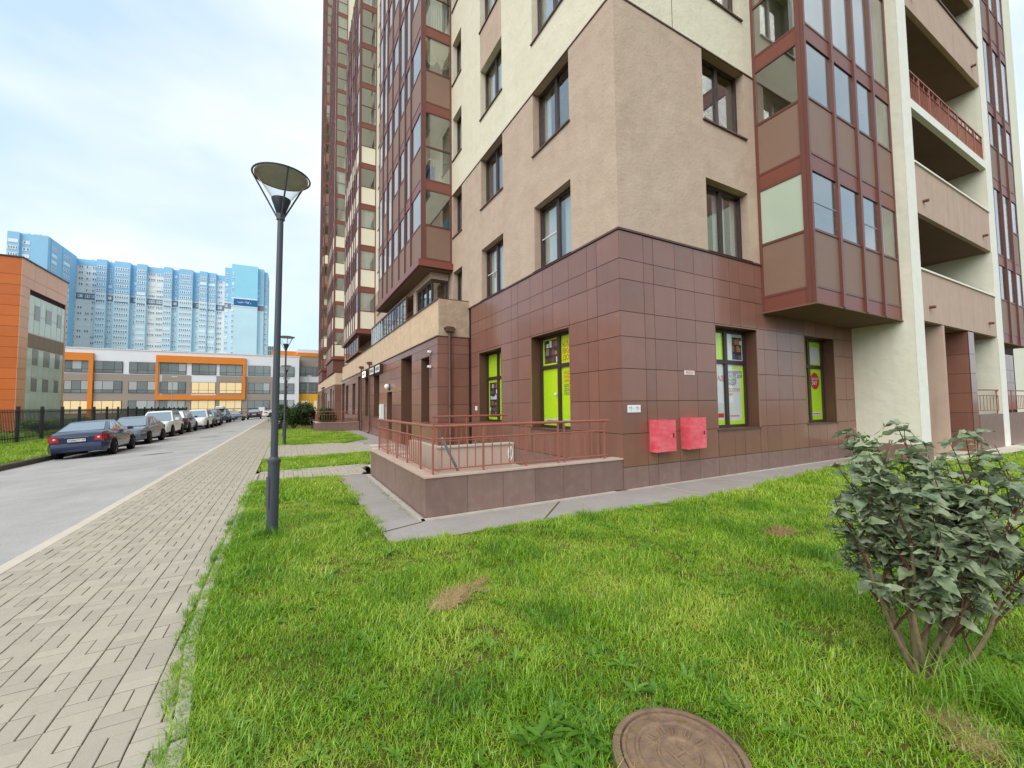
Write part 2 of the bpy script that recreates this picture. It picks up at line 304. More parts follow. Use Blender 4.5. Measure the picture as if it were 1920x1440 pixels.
def window(F, u0, u1, z0, z1, parent, depth=0.26, mull=(0.5,), transom=None, fm='frame_dark', sill=True, cur=None, ft=0.07, screen=False, glass='glass', sillmat='metal_brown'):
    """frame in an opening; panes, sill and curtains are its sub-parts"""
    mb = MB(); w1, w0 = -depth + 0.07, -depth
    fbox(mb, F, u0, u0 + ft, w0, w1, z0, z1); fbox(mb, F, u1 - ft, u1, w0, w1, z0, z1)
    fbox(mb, F, u0 + ft, u1 - ft, w0, w1, z1 - ft, z1); fbox(mb, F, u0 + ft, u1 - ft, w0, w1, z0, z0 + ft)
    ms = [u0 + (u1 - u0) * t for t in mull]
    for u in ms: fbox(mb, F, u - 0.055, u + 0.055, w0, w1 - 0.004, z0 + ft, z1 - ft)
    zr = [z0 + ft, z1 - ft]
    if transom:
        e = [u0 + ft] + ms + [u1 - ft]
        for k in range(len(e) - 1): fbox(mb, F, e[k] + (0.055 if k else 0), e[k + 1] - (0.055 if k < len(e) - 2 else 0), w0, w1 - 0.006, transom - 0.045, transom + 0.045)
        zr = [z0 + ft, transom, z1 - ft]
    o = part('window', mb, fm, parent)
    e = [u0 + ft] + ms + [u1 - ft]
    for k in range(len(e) - 1):
        for j in range(len(zr) - 1):
            a, b, c, d = e[k] + (0.055 if k else 0), e[k + 1] - (0.055 if k < len(e) - 2 else 0), zr[j] + (0.045 if j else 0), zr[j + 1] - (0.045 if j < len(zr) - 2 else 0)
            p = MB(); fbox(p, F, a, b, w0 + 0.02, w0 + 0.028, c, d); part('pane', p, glass, o)
            if screen and k == 1:
                p = MB(); fbox(p, F, a, b, w1 - 0.02, w1 - 0.008, (c + d) / 2 - 0.012, (c + d) / 2 + 0.012); part('screen_rail', p, 'frame_white', o)
    if sill:
        p = MB(); fbox(p, F, u0 - 0.03, u1 + 0.03, w1 + 0.0, 0.045, z0 - 0.03, z0 + 0.005); part('sill', p, sillmat, o)
    for (a, b) in (cur or []): curtain(F, u0 + (u1 - u0) * a, u0 + (u1 - u0) * b, w0 - 0.09, z0 + 0.02, z1 - 0.05, o)
    return o
def text_mesh(txt, size, mat, bold=0.0):
    cu = bpy.data.curves.new('lettering', 'FONT'); cu.body = txt; cu.size = size; cu.align_x = 'LEFT'; cu.align_y = 'TOP'; cu.offset = bold; cu.space_line = 0.95; cu.resolution_u = 3
    cu.fill_mode = 'FRONT'
    o = bpy.data.objects.new('tmp', cu); COL.objects.link(o)
    dg = bpy.context.evaluated_depsgraph_get(); me = bpy.data.meshes.new_from_object(o.evaluated_get(dg)); me.materials.clear(); me.materials.append(M[mat])
    bpy.data.objects.remove(o); return me
def lettering(txt, F, u, w, z, size, mat, parent, mirror=False, bold=0.0, name='lettering'):
    """flat lettering on a facade plane, top-left of the text at (u, z) as a viewer outside sees it"""
    me = text_mesh(txt, size, mat, bold)
    loc = F.p(u, w, z)
    o = link(bpy.data.objects.new(name, me), parent, loc)
    o.rotation_euler = (math.pi / 2, 0, 0) if isinstance(F, FB) else (math.pi / 2, 0, -math.pi / 2)
    return o
# ================================================================== SETTING
RZ = lambda x: 0.06 * (x + 8.15)   # the road falls away from the pavement
g = MB(); g.quad((-1500, -1500, -0.4), (1500, -1500, -0.4), (1500, 1500, -0.4), (-1500, 1500, -0.4)); structure('ground', g, 'soil')
g = MB(); g.quad((-13.6, -30, RZ(-13.6)), (-8.15, -30, 0), (-8.15, 83.5, 0), (-13.6, 83.5, RZ(-13.6))); g.quad((-45, 60, -0.34), (-13.6, 60, RZ(-13.6)), (-13.6, 83.5, RZ(-13.6)), (-45, 83.5, -0.34)); g.quad((-8.15, 58, 0), (3, 58, 0), (3, 83.5, 0), (-8.15, 83.5, 0)); structure('road', g, 'asphalt')
for (x0, y0, w, h, a) in ((-9.9, 14.6, 1.2, 0.35, 0.2), (-9.5, 24.0, 1.3, 0.4, -0.1), (-9.2, 29.5, 1.3, 0.5, 0.1)):
    pts = [(x0 + math.cos(t * 0.7854) * w * random.uniform(.4, .55), y0 + math.sin(t * 0.7854) * h * random.uniform(.4, .6)) for t in range(8)]
    m = MB(); m.add([(a, b, RZ(a) + 0.004) for a, b in pts], [tuple(range(8))]); structure('road_patch', m, 'kerb_dark')
# flush kerb between road and pavement, dark kerb on the far side
kb = MB(); kb.box(-8.15, -8.0, 22, 58, -0.05, 0.012); kerb = structure('kerb', kb, 'concrete_light')
for k in range(26):
    y = -4.0 + k; part('kerb_stone', cbox(0.142, 0.99, 0.06, 'concrete_light', 0.006, 'kerb_stone'), None, kerb, (-8.146 + random.uniform(-.003, .003), y, -0.045 + random.uniform(-.002, .003)))
kb = MB(); kb.box(-13.76, -13.6, 38, 60, -0.4, -0.15); kerb2 = structure('kerb', kb, 'kerb_dark')
for k in range(30): part('kerb_stone', cbox(0.16, 0.985, 0.25, 'kerb_dark', 0.02, 'kerb_stone'), None, kerb2, (-13.76, 8 + k, -0.4 + random.uniform(-.004, .004)))
# pavement: basket-weave pavers
pv = MB(); pv.poly([(-8.0, -12), (-5.9, -12), (-5.98, -3.6), (-6.08, -2.8), (-6.17, -2.0), (-6.2, -1), (-6.2, 58), (-8.0, 58)], 0.001)
pv.poly([(-6.199, 4.92), (-3.9, 4.72), (-3.6, 6.2), (-6.199, 6.1)], 0.0012); pv.poly([(-6.199, 9.25), (-3.0, 9.5), (-2.2, 11), (-2.6, 13.7), (-6.199, 13.95)], 0.0012)
pav = structure('pavement', pv, 'paver_joint')
def edge_x(y):
    e = [(-12, -5.9), (-3.6, -5.98), (-2.8, -6.08), (-2.0, -6.17), (-1.0, -6.2), (90, -6.2)]
    for (a, b), (c, d) in zip(e, e[1:]):
        if a <= y <= c: return b + (d - b) * (y - a) / (c - a)
    return -6.2
bricks = []
PG, PJ = 0.2, 0.0068
def weave(i, j, x0, y0, xmax=None, inside=None):
    x, y = x0 + i * PG, y0 + j * PG
    ps = [(x, x + PG / 2, y, y + PG), (x + PG / 2, x + PG, y, y + PG)] if (i + j) % 2 else [(x, x + PG, y, y + PG / 2), (x, x + PG, y + PG / 2, y + PG)]
    for (a, b, c, d) in ps:
        if xmax is not None: b = min(b, xmax - 0.004)
        if inside and not inside((a + b) / 2, (c + d) / 2): continue
        if b - a > 0.035: bricks.append((a + PJ / 2, b - PJ / 2, c + PJ / 2, d - PJ / 2))
for j in range(-6, 318):
    for i in range(11): weave(i, j, -8.0, -4.2 + 0.0, edge_x(-4.2 + j * PG))
def in_poly(P):
    def f(x, y):
        c = False; n = len(P)
        for k in range(n):
            (x1, y1), (x2, y2) = P[k], P[(k + 1) % n]
            if (y1 > y) != (y2 > y) and x < (x2 - x1) * (y - y1) / (y2 - y1) + x1: c = not c
        return c
    return f
p1 = in_poly([(-6.18, 4.92), (-3.9, 4.75), (-3.62, 6.2), (-6.18, 6.1)]); p2 = in_poly([(-6.18, 9.28), (-3.0, 9.52), (-2.25, 11), (-2.65, 13.7), (-6.18, 13.9)])
for j in range(0, 60):
    for i in range(0, 22):
        weave(i, j, -6.2, 3.6, None, lambda x, y: p1(x, y) or p2(x, y))
def in_view(p, m=40):
    d = Vector(p) - CAM; z = d.dot(_f)
    if z < 0.3: return False
    x = 960 + 769.37 * d.dot(_r) / z; y = 720 - 769.37 * d.dot(_u) / z
    return -m < x < 1920 + m and -m < y < 1440 + m
bricks.sort(key=lambda b: (not in_view(((b[0] + b[1]) / 2, (b[2] + b[3]) / 2, 0.02)), (Vector(((b[0] + b[1]) / 2, (b[2] + b[3]) / 2, 0)) - CAM).length))
rest = MB()
for k, (a, b, c, d) in enumerate(bricks):
    dz = random.uniform(-0.003, 0.002); t = random.uniform(-0.0012, 0.0012)
    if k < 298:
        o = part('paver', cbox(b - a, d - c, 0.03, 'paver', 0.0025, 'paver'), None, pav, (a + t, c + t, -0.012 + dz))
        o.rotation_euler = (random.uniform(-.006, .006), random.uniform(-.006, .006), random.uniform(-.006, .006))
    else:
        if d > 30: rest.quad((a, c, 0.018 + dz), (b, c, 0.018 + dz), (b, d, 0.018 + dz), (a, d, 0.018 + dz))
        else: rest.bev(a + t, b + t, c, d, -0.012, 0.018 + dz, 0.0025)
tag(part('pavers', rest, 'paver', pav), kind='stuff')
# concrete edging beside the lawn
ed = MB(); ed.box(-6.2, -6.13, 14, 26, -0.05, 0.03); edge = structure('lawn_edging', ed, 'concrete')
yy = -5.2
while yy < 4.85:
    x0, x1 = edge_x(yy), edge_x(yy + 0.98)
    m = MB(); ln = 0.98; m.bev(0, 0.075, 0, ln, 0, 0.09, 0.012)
    o = part('edging_stone', m, 'concrete', edge, (x0 + 0.004, yy, -0.05)); o.rotation_euler = (0, random.uniform(-.03, .05), math.atan2(x0 - x1, 0.98)); yy += 1.0
for (ax, ay, bx, by) in ((-6.12, 4.86, -3.95, 4.66), (-6.12, 6.16, -3.6, 6.27), (-6.12, 9.2, -3.05, 9.44), (-6.12, 14.0, -3.4, 13.75)):
    n = 3; v = Vector((bx - ax, by - ay, 0)) / n
    for k in range(n):
        m = MB(); m.bev(0, v.length - 0.01, -0.035, 0.035, 0, 0.085, 0.01)
        o = part('edging_stone', m, 'concrete', edge, (ax + v.x * k, ay + v.y * k, -0.05)); o.rotation_euler = (0, 0, math.atan2(v.y, v.x))
# lawns (soil sheets under the grass)
LAWN = [[(-6.12, -12), (30, -12), (30, -2.6), (14, -2.3), (9.6, -1.75), (7.6, -0.62), (3.0, -0.95), (2.15, -1.2), (-0.2, -1.07), (-2.5, -0.87), (-4.1, -0.86), (-4.46, -0.72), (-4.52, 4.6), (-6.12, 4.82), (-6.12, -1.0), (-6.1, -2.0), (-6.0, -2.8), (-5.9, -3.6), (-5.82, -11.9)],
        [(-6.1, 6.2), (-3.55, 6.32), (-3.05, 9.4), (-6.1, 9.15)],
        [(-6.12, 14.05), (-3.35, 13.85), (-2.0, 15.8), (-2.3, 22.5), (-4.0, 23.4), (-4.2, 27.5), (-6.12, 27.5)]]
LEFT = [(-13.76, 2), (-13.76, 60), (-45, 60), (-45, 2)]
for P in LAWN + [LEFT]:
    m = MB(); m.poly(P, -0.18 if P is LEFT else 0.006); structure('lawn', m, 'soil')
# asphalt strip round the building, light concrete slabs by the steps
m = MB(); m.poly([(-4.5, 4.7), (-4.46, -0.74), (-4.1, -0.87), (-2.5, -0.88), (-0.2, -1.08), (2.15, -1.21), (3.0, -0.96), (7.6, -0.63), (9.3, -1.7), (9.2, 0.5), (-3.0, 0.6), (-3.5, 4.5)], 0.012); structure('path', m, 'asphalt_path')
m = MB(); m.poly([(-3.75, 4.6), (-1.2, 4.6), (-1.2, 24.5), (-2.2, 24.5), (-1.95, 16), (-3.3, 13.8), (-2.6, 13.7), (-2.2, 11), (-3.0, 9.4), (-3.5, 6.3)], 0.004); structure('path', m, 'asphalt_path')
m = MB(); m.poly([(9.2, -1.9), (30, -2.5), (30, 3), (9.2, 3)], 0.008); structure('path', m, 'concrete_light')
slabs = structure('slab_path', MB().poly([(-3.6, 4.62), (-2.4, 4.62), (-2.4, 6.25), (-3.6, 6.25)], 0.008), 'concrete_light')
for k in range(4):
    part('paving_slab', cbox(0.98, 0.78, 0.03, 'concrete_light', 0.004, 'paving_slab'), None, slabs, (-3.0 + 0.16 * k, 7.0 + k * 1.5, 0.0))
# pale mortar fillet along the foot of the walls
m = MB(); m.box(-3.88, -0.25, -0.075, -0.005, 0.0, 0.03); m.box(0.06, 9.1, -0.075, -0.022, 0.0, 0.028); m.box(-3.9, -3.83, -0.075, 4.4, 0.0, 0.03)
tag(part('mortar_fillet', m, 'concrete', None), kind='structure')
for (ax, ay, bx, by) in ((-4.46, -0.3, -3.88, -0.1), (-2.35, -0.86, -1.55, -0.1), (1.0, -1.1, 0.85, -0.1), (3.0, -0.95, 2.4, -0.1)):
    m = MB(); d = Vector((bx - ax, by - ay, 0)); nrm = Vector((-d.y, d.x, 0)).normalized() * 0.012
    m.quad((ax + nrm.x, ay + nrm.y, 0.016), (bx + nrm.x, by + nrm.y, 0.016), (bx - nrm.x, by - nrm.y, 0.016), (ax - nrm.x, ay - nrm.y, 0.016)); structure('path_joint', m, 'soil' if ax < 0 else 'concrete_light')
# ================================================================== MAIN BUILDING
BLD = thing('apartment_building', 'tall brown and cream apartment block with dark tiled ground floor and glazed loggias', 'building', (0, 0, 0))
A0, B0, BLK = FA(0.0), FB(0.0), FA(-1.14)
TOP = 80.0; SH = 3.07
ROWS = [(5.04 + SH * k, 6.745 + SH * k) for k in range(24)]
# window openings on the two street faces
WA1, WA2, WA3, WB1 = (1.48, 3.04), (4.78, 6.34), (8.05, 8.98), (2.69, 4.27)
holesA = []
for k, (a, b) in enumerate(ROWS[:6]): holesA += [(*WA1, a, b), (*WA2, a, b), (*WA3, a, b)]
for k, (a, b) in enumerate(ROWS[:12]): holesA += [(22.75, 24.2, a, b)]
holesB = [(*WB1, a, b) for a, b in ROWS[:5]]
for nm, lo, hi, mt in (('brown_stucco_wall', 5.006, 9.815, 'stucco_brown'), ('cream_stucco_wall', 9.815, TOP, 'stucco_cream')):
    hh = [h for h in holesA if h[2] >= lo - 0.01 and h[3] <= hi + 0.01]
    part(nm, holed_wall(A0, 0, 76, lo, hi, hh, 0.28), mt, BLD)
    hh = [h for h in holesB if h[2] >= lo - 0.01 and h[3] <= hi + 0.01]
    part(nm, holed_wall(B0, 0, 9.2, lo, hi, hh, 0.28), mt, BLD)
# rest of the shell, and a dim inside
m = MB(); m.quad((9.2, 1.6, 0), (40, 1.6, 0), (40, 1.6, TOP), (9.2, 1.6, TOP)); m.quad((40, 1.6, 0), (40, 76, 0), (40, 76, TOP), (40, 1.6, TOP)); m.quad((0, 76, 0), (40, 76, 0), (40, 76, TOP), (0, 76, TOP)); m.quad((9.2, 0, 0), (9.2, 1.6, 0), (9.2, 1.6, TOP), (9.2, 0, TOP))
m.add([(0, 0, TOP), (9.2, 0, TOP), (9.2, 1.6, TOP), (40, 1.6, TOP), (40, 76, TOP), (0, 76, TOP)], [(0, 1, 2, 3, 4, 5)])
part('shell_wall', m, 'plaster_white', BLD)
m = MB(); m.box(1.6, 9.0, 1.4, 9.3, 0.05, 26); m.box(1.4, 9, 20, 76, 0.05, 60); part('inner_partition', m, 'interior', BLD)
m = MB()
for k in range(8): m.box(0.3, 9.0, 0.3, 9.2, 4.75 + SH * k, 4.95 + SH * k); m.box(0.3, 5, 20, 26, 4.75 + SH * k, 4.95 + SH * k)
part('floor_slab', m, 'ceiling', BLD)
# drip flashing where brown meets cream
m = MB(); fbox(m, A0, -0.02, 9.1, 0.0, 0.02, 9.80, 9.83); fbox(m, B0, -0.02, 4.66, 0.0, 0.02, 9.80, 9.83); part('drip_flashing', m, 'metal_brown', BLD)
m = MB(); fbox(m, A0, 4.78, 6.34, 0.0, 0.004, 12.9, 14.22); part('painted_spandrel', m, 'stucco_brown', BLD)
m = MB(); fbox(m, B0, 1.72, 1.735, 0.0, 0.003, 9.84, 20); part('wall_seam', m, 'metal_brown', BLD)
# windows of the stucco faces
for k, (a, b) in enumerate(ROWS[:6]):
    rc = lambda: random.choice([[(0.02, 0.3)], [(0.6, 0.98)], [(0.02, 0.35), (0.7, 0.98)], [(0.05, 0.95)], []])
    if k < 3: window(A0, *WA1, a, b, BLD, cur=[[(0.05, 0.45), (0.55, 0.98)], [(0.8, 0.98)], [(0.5, 0.98)]][k], screen=(k == 0))
    window(A0, *WA2, a, b, BLD, cur=rc(), screen=(k == 0))
    window(A0, *WA3, a, b, BLD, cur=rc(), mull=())
    if k < 4: window(B0, *WB1, a, b, BLD, cur=[[(0.45, 0.7), (0.88, 0.98)], [], [(0.3, 0.9)], []][k], screen=False)
for k, (a, b) in enumerate(ROWS[:12]): window(A0, 22.75, 24.2, a, b, BLD, cur=[(0.1, 0.5)] if k % 2 else [], mull=())
# ---- ground floor cladding: corner faces
GA = [(1.60, 3.25, 1.04, 3.37), (4.94, 6.56, 1.10, 3.34)]
GB = [(2.80, 4.37, 1.04, 3.37), (6.53, 8.09, 1.05, 3.405)]
ZB = [0.0, 0.435, 1.059, 1.682, 2.304, 2.923, 3.408, 4.033, 4.429, 4.985]
m = holed_wall(A0, -0.004, 7.4, 0, 5.0, GA, 0.34, 0, 1, w=0.004); b2 = holed_wall(B0, -0.004, 9.2, 0, 5.0, GB, 0.34, 0, 1, w=0.004)
m.add(b2.v, b2.f); m.m[-len(b2.f):] = b2.m
CL = part('ground_floor_cladding', m, ['joint', 'reveal'], BLD)
UA = [-0.018, 0.632, 0.949, 1.593, 2.229, 2.65, 3.27, 3.93, 4.29, 4.93, 5.552, 5.961, 6.569, 7.2]
UB = [-0.018, 0.63, 0.906, 1.54, 2.145, 2.79, 3.38, 3.76, 4.38, 4.66, 5.235, 5.87, 6.52, 7.117, 7.498, 8.1, 8.70, 9.2]
tiles(A0, UA, ZB, GA, CL, mat_low='tile_plinth', low=0.44); tiles(B0, UB, ZB, GB, CL, mat_low='tile_plinth', low=0.44)
m = MB(); fbox(m, A0, -0.04, 7.4, -0.0, 0.045, 4.99, 5.03); fbox(m, B0, 0.0, 4.66, -0.0, 0.045, 4.99, 5.03)
part('cladding_cap', m, 'metal_brown', BLD)
m = MB()
for F, hs in ((A0, GA), (B0, GB)):
    for (a, b, c, d) in hs:   # thin pressed-metal surrounds
        fbox(m, F, a - 0.012, a, 0.0, 0.026, c, d); fbox(m, F, b, b + 0.012, 0.0, 0.026, c, d); fbox(m, F, a - 0.012, b + 0.012, 0.0, 0.026, d, d + 0.012)
part('opening_trim', m, 'trim_light', BLD)
def shelf_print(F, u0, u1, w, z0, z1, parent, seed):
    r = random.Random(seed); mb = MB(); fquad(mb, F, u0, u1, w, z0, z1, 0); nrow = max(3, int((z1 - z0) / 0.16))
    for j in range(nrow):
        zz = z0 + (z1 - z0) * j / nrow; u = u0 + 0.02
        while u < u1 - 0.04:
            ww = r.uniform(0.04, 0.13); h = (z1 - z0) / nrow * r.uniform(0.5, 0.95)
            fquad(mb, F, u, min(u + ww, u1 - 0.01), w + 0.0004, zz, zz + h, r.randint(1, 5)); u += ww + r.uniform(0.0, 0.03)
        fquad(mb, F, u0, u1, w + 0.0007, zz - 0.006, zz + 0.006, 0)
    return part('shelf_print', mb, ['print_dark', 'print_tan', 'print_brown', 'print_white', 'print_blue', 'print_grey'], parent)
def film(F, u0, u1, z0, z1, parent, mat='lime', w=-0.3135):
    p = MB(); fbox(p, F, u0, u1, w - 0.004, w, z0, z1); return part('window_film', p, mat, parent)
def pill(F, u0, u1, z0, z1, parent, w=-0.3115):
    mb = MB(); n = 6; r = (z1 - z0) / 2; zc = (z0 + z1) / 2; pts = []
    for k in range(n + 1): t = math.pi / 2 + math.pi * k / n; pts.append((u0 + r + r * math.cos(t), zc + r * math.sin(t)))
    for k in range(n + 1): t = -math.pi / 2 + math.pi * k / n; pts.append((u1 - r + r * math.cos(t), zc + r * math.sin(t)))
    mb.add([F.p(u, w, z) for u, z in pts], [tuple(range(len(pts)))]); o = part('web_address_label', mb, 'print_white', parent)
    mb = MB(); u = u0 + r * 1.2
    while u < u1 - r * 1.2: d = random.uniform(.012, .022); fquad(mb, F, u, u + d, w + 0.0005, zc - r * .35, zc + r * .3); u += d + .007
    part('web_address_print', mb, 'print_red', parent); return o
# shop windows with lime film and lettering behind the glass
w = window(A0, *GA[0], BLD, depth=0.33, transom=2.58, glass='glass_shop', sillmat='metal_brown'); um = 2.425
film(A0, 2.48, 3.18, 1.11, 2.53, w); film(A0, 1.67, 2.37, 1.11, 2.53, w); film(A0, 2.48, 3.18, 2.63, 3.3, w); film(A0, 1.67, 2.37, 2.63, 3.3, w)
shelf_print(A0, 2.52, 3.12, -0.3125, 2.68, 3.27, w, 3)
lettering('КЛАДО\nВКА\nДОМ', A0, 2.32, -0.3110, 3.16, 0.17, 'print_orange', w, bold=0.004)
lettering('ВИДЕО\nНАБЛЮ\nНИЕ', A0, 2.28, -0.3110, 2.44, 0.105, 'print_orange', w, bold=0.002); lettering('ШАГО\nДОСТУП\nНОСТЬ', A0, 2.28, -0.3110, 2.13, 0.105, 'print_grey', w, bold=0.002)
pill(A0, 2.5, 3.1, 1.17, 1.27, w); pill(A0, 1.75, 2.3, 1.17, 1.27, w)
m = MB(); fbox(m, A0, 2.52, 2.60, -0.26, -0.245, 1.86, 1.92); part('handle', m, 'white_plastic', w)
w = window(A0, *GA[1], BLD, depth=0.33, transom=2.5, glass='glass_shop')
film(A0, 5.81, 6.49, 1.17, 2.45, w); film(A0, 5.01, 5.69, 1.17, 2.45, w); film(A0, 5.81, 6.49, 2.55, 3.27, w); film(A0, 5.01, 5.69, 2.55, 3.27, w)
shelf_print(A0, 5.84, 6.42, -0.3125, 1.25, 2.36, w, 5); shelf_print(A0, 5.05, 5.62, -0.3125, 2.6, 3.2, w, 8)
w = window(B0, *GB[0], BLD, depth=0.33, transom=2.6, glass='glass_shop')
film(B0, 2.87, 3.53, 1.11, 2.55, w, 'print_white'); film(B0, 3.64, 4.3, 1.11, 2.55, w, 'print_white'); film(B0, 2.87, 3.53, 2.65, 3.3, w); film(B0, 3.64, 4.3, 2.65, 3.3, w, 'print_white')
shelf_print(B0, 3.9, 4.27, -0.3125, 2.68, 3.22, w, 11)
m = MB(); fbox(m, B0, 4.2, 4.3, -0.3132, -0.3120, 1.11, 2.5); fbox(m, B0, 3.64, 4.2, -0.3132, -0.3120, 1.11, 1.2); fbox(m, B0, 2.87, 3.53, -0.3132, -0.3120, 1.11, 1.22); fbox(m, B0, 3.85, 4.2, -0.3132, -0.3120, 2.44, 2.5); part('lime_border', m, 'lime', w)
lettering('В\nСКЛАД', B0, 2.98, -0.3112, 2.42, 0.15, 'print_red', w, bold=0.003)
lettering('АРЕНДУЙТЕ\nМЕСТО ДЛЯ\nВАШИХ\nВЕЩЕЙ', B0, 3.68, -0.3112, 2.40, 0.095, 'print_grey', w, bold=0.002); lettering('ДОСТУП\n24/7', B0, 3.68, -0.3112, 1.98, 0.11, 'print_red', w, bold=0.002)
pill(B0, 3.68, 4.15, 1.26, 1.36, w); m = MB(); fbox(m, B0, 3.2, 3.5, -0.3132, -0.3120, 1.28, 1.38); part('red_label', m, 'print_red', w)
w = window(B0, *GB[1], BLD, depth=0.33, transom=2.62, glass='glass_shop')
film(B0, 6.60, 7.26, 1.12, 2.57, w); film(B0, 7.37, 8.02, 1.12, 2.57, w); film(B0, 6.6, 7.26, 2.67, 3.34, w); film(B0, 7.37, 8.02, 2.67, 3.34, w)
film(B0, 7.45, 7.95, 2.72, 3.2, w, 'print_white', -0.3115)
m = MB(); n = 24; m.add([B0.p(7.68 + 0.24 * math.cos(2 * math.pi * k / n), -0.3110, 2.22 + 0.24 * math.sin(2 * math.pi * k / n)) for k in range(n)], [tuple(range(n))]); part('red_disc', m, 'print_red', w)
lettering('ДОСТУП', B0, 7.50, -0.3106, 2.32, 0.085, 'print_white', w, bold=0.002); lettering('24/7', B0, 7.51, -0.3106, 2.24, 0.16, 'print_white', w, bold=0.004)
pill(B0, 7.45, 7.95, 1.24, 1.34, w)
# ---- projecting ground-floor block along the street, two sections
OPEN = [(8.30, 9.30, 1.04, 3.37), (10.63, 12.40, 0.0, 3.70), (14.20, 15.30, 0.0, 2.32), (17.27, 18.90, 1.05, 3.38), (20.50, 21.90, 1.03, 3.39), (23.40, 25.0, 0.0, 3.70), (26.25, 27.8, 1.06, 3.35), (30.2, 31.9, 1.05, 3.38), (32.7, 34.6, 0.0, 3.66)]
ZK = [0.0, 0.435, 1.059, 1.66, 2.27, 2.90, 3.39, 3.69, 3.95]
def block(y0, y1, holes, fine):
    F = BLK; m = holed_wall(F, y0, y1, 0, 3.955, holes, 0.55, 0, 1)
    m.quad((-1.14, y0, 0), (0, y0, 0), (0, y0, 3.955), (-1.14, y0, 3.955)); m.quad((-1.14, y1, 0), (0, y1, 0), (0, y1, 3.955), (-1.14, y1, 3.955))
    o = part('ground_floor_block', m, ['joint', 'reveal'], BLD)
    ub = [y0]; u = y0
    while u < y1 - 0.4: u += 1.21; ub.append(min(u, y1))
    if ub[-1] < y1: ub.append(y1)
    tiles(F, ub, ZK if fine else [0.0, 1.059, 2.27, 3.39, 3.95], holes, o)
    if fine: tiles(FB(y0), [-1.16, -0.6, -0.02], ZK, [], o)
    else: tiles(FB(y0), [-1.16, -0.02], [0, 1.059, 2.27, 3.39, 3.95], [], o)
    # stucco parapet above and its cap
    m = MB(); m.box(-1.10, -0.85, y0 + 0.05, y1 - 0.05, 3.99, 5.25); m.box(-0.85, -0.0, y0 + 0.05, y0 + 0.3, 3.99, 5.25); part('terrace_parapet', m, 'stucco_parapet', BLD)
    m = MB(); m.box(-1.20, -0.8, y0 - 0.03, y1 + 0.03, 3.955, 3.99); m.box(-0.8, 0.0, y0 - 0.03, y0 + 0.3, 3.955, 3.99); m.box(-1.14, -0.80, y0 + 0.01, y1 - 0.01, 5.25, 5.285); m.box(-0.80, 0.0, y0 + 0.01, y0 + 0.33, 5.25, 5.285)
    part('parapet_flashing', m, 'metal_brown', BLD)
    m = MB(); m.quad((-0.85, y0 + .3, 4.3), (0, y0 + .3, 4.3), (0, y1, 4.3), (-0.85, y1, 4.3)); part('terrace_floor', m, 'concrete', BLD)
    for h in holes:
        if h[2] > 0.5: window(F, h[0], h[1], h[2], h[3], BLD, depth=0.5, transom=2.6, sill=True)
        else:
            q = MB(); fbox(q, F, h[0], h[1], -0.545, -0.5, 0.02, min(h[3], 2.3)); d = part('entrance_door', q, 'metal_brown', BLD)
            q = MB(); fbox(q, F, h[0] + 0.12, h[1] - 0.12, -0.5, -0.49, 0.5, 2.1); part('pane', q, 'glass', d)
            if h[3] > 2.5: q = MB(); fbox(q, F, h[0], h[1], -0.545, -0.51, 2.3, h[3]); part('transom_panel', q, 'reveal', d)
block(7.40, 35.0, OPEN, True)
block(41.4, 69.0, [(a + 34, b + 34, c, d) for a, b, c, d in OPEN], False)
# dark inside of the block
m = MB(); m.box(-0.4, -0.05, 7.6, 34.8, 0.05, 3.8); m.box(-0.4, -0.05, 41.6, 68.8, 0.05, 3.8); part('inner_partition', m, 'interior', BLD)
m = MB(); m.box(-1.112, 0.0, 7.40, 7.449, 3.99, 5.249); part('rough_parapet_end', m, 'stucco_rough', BLD)
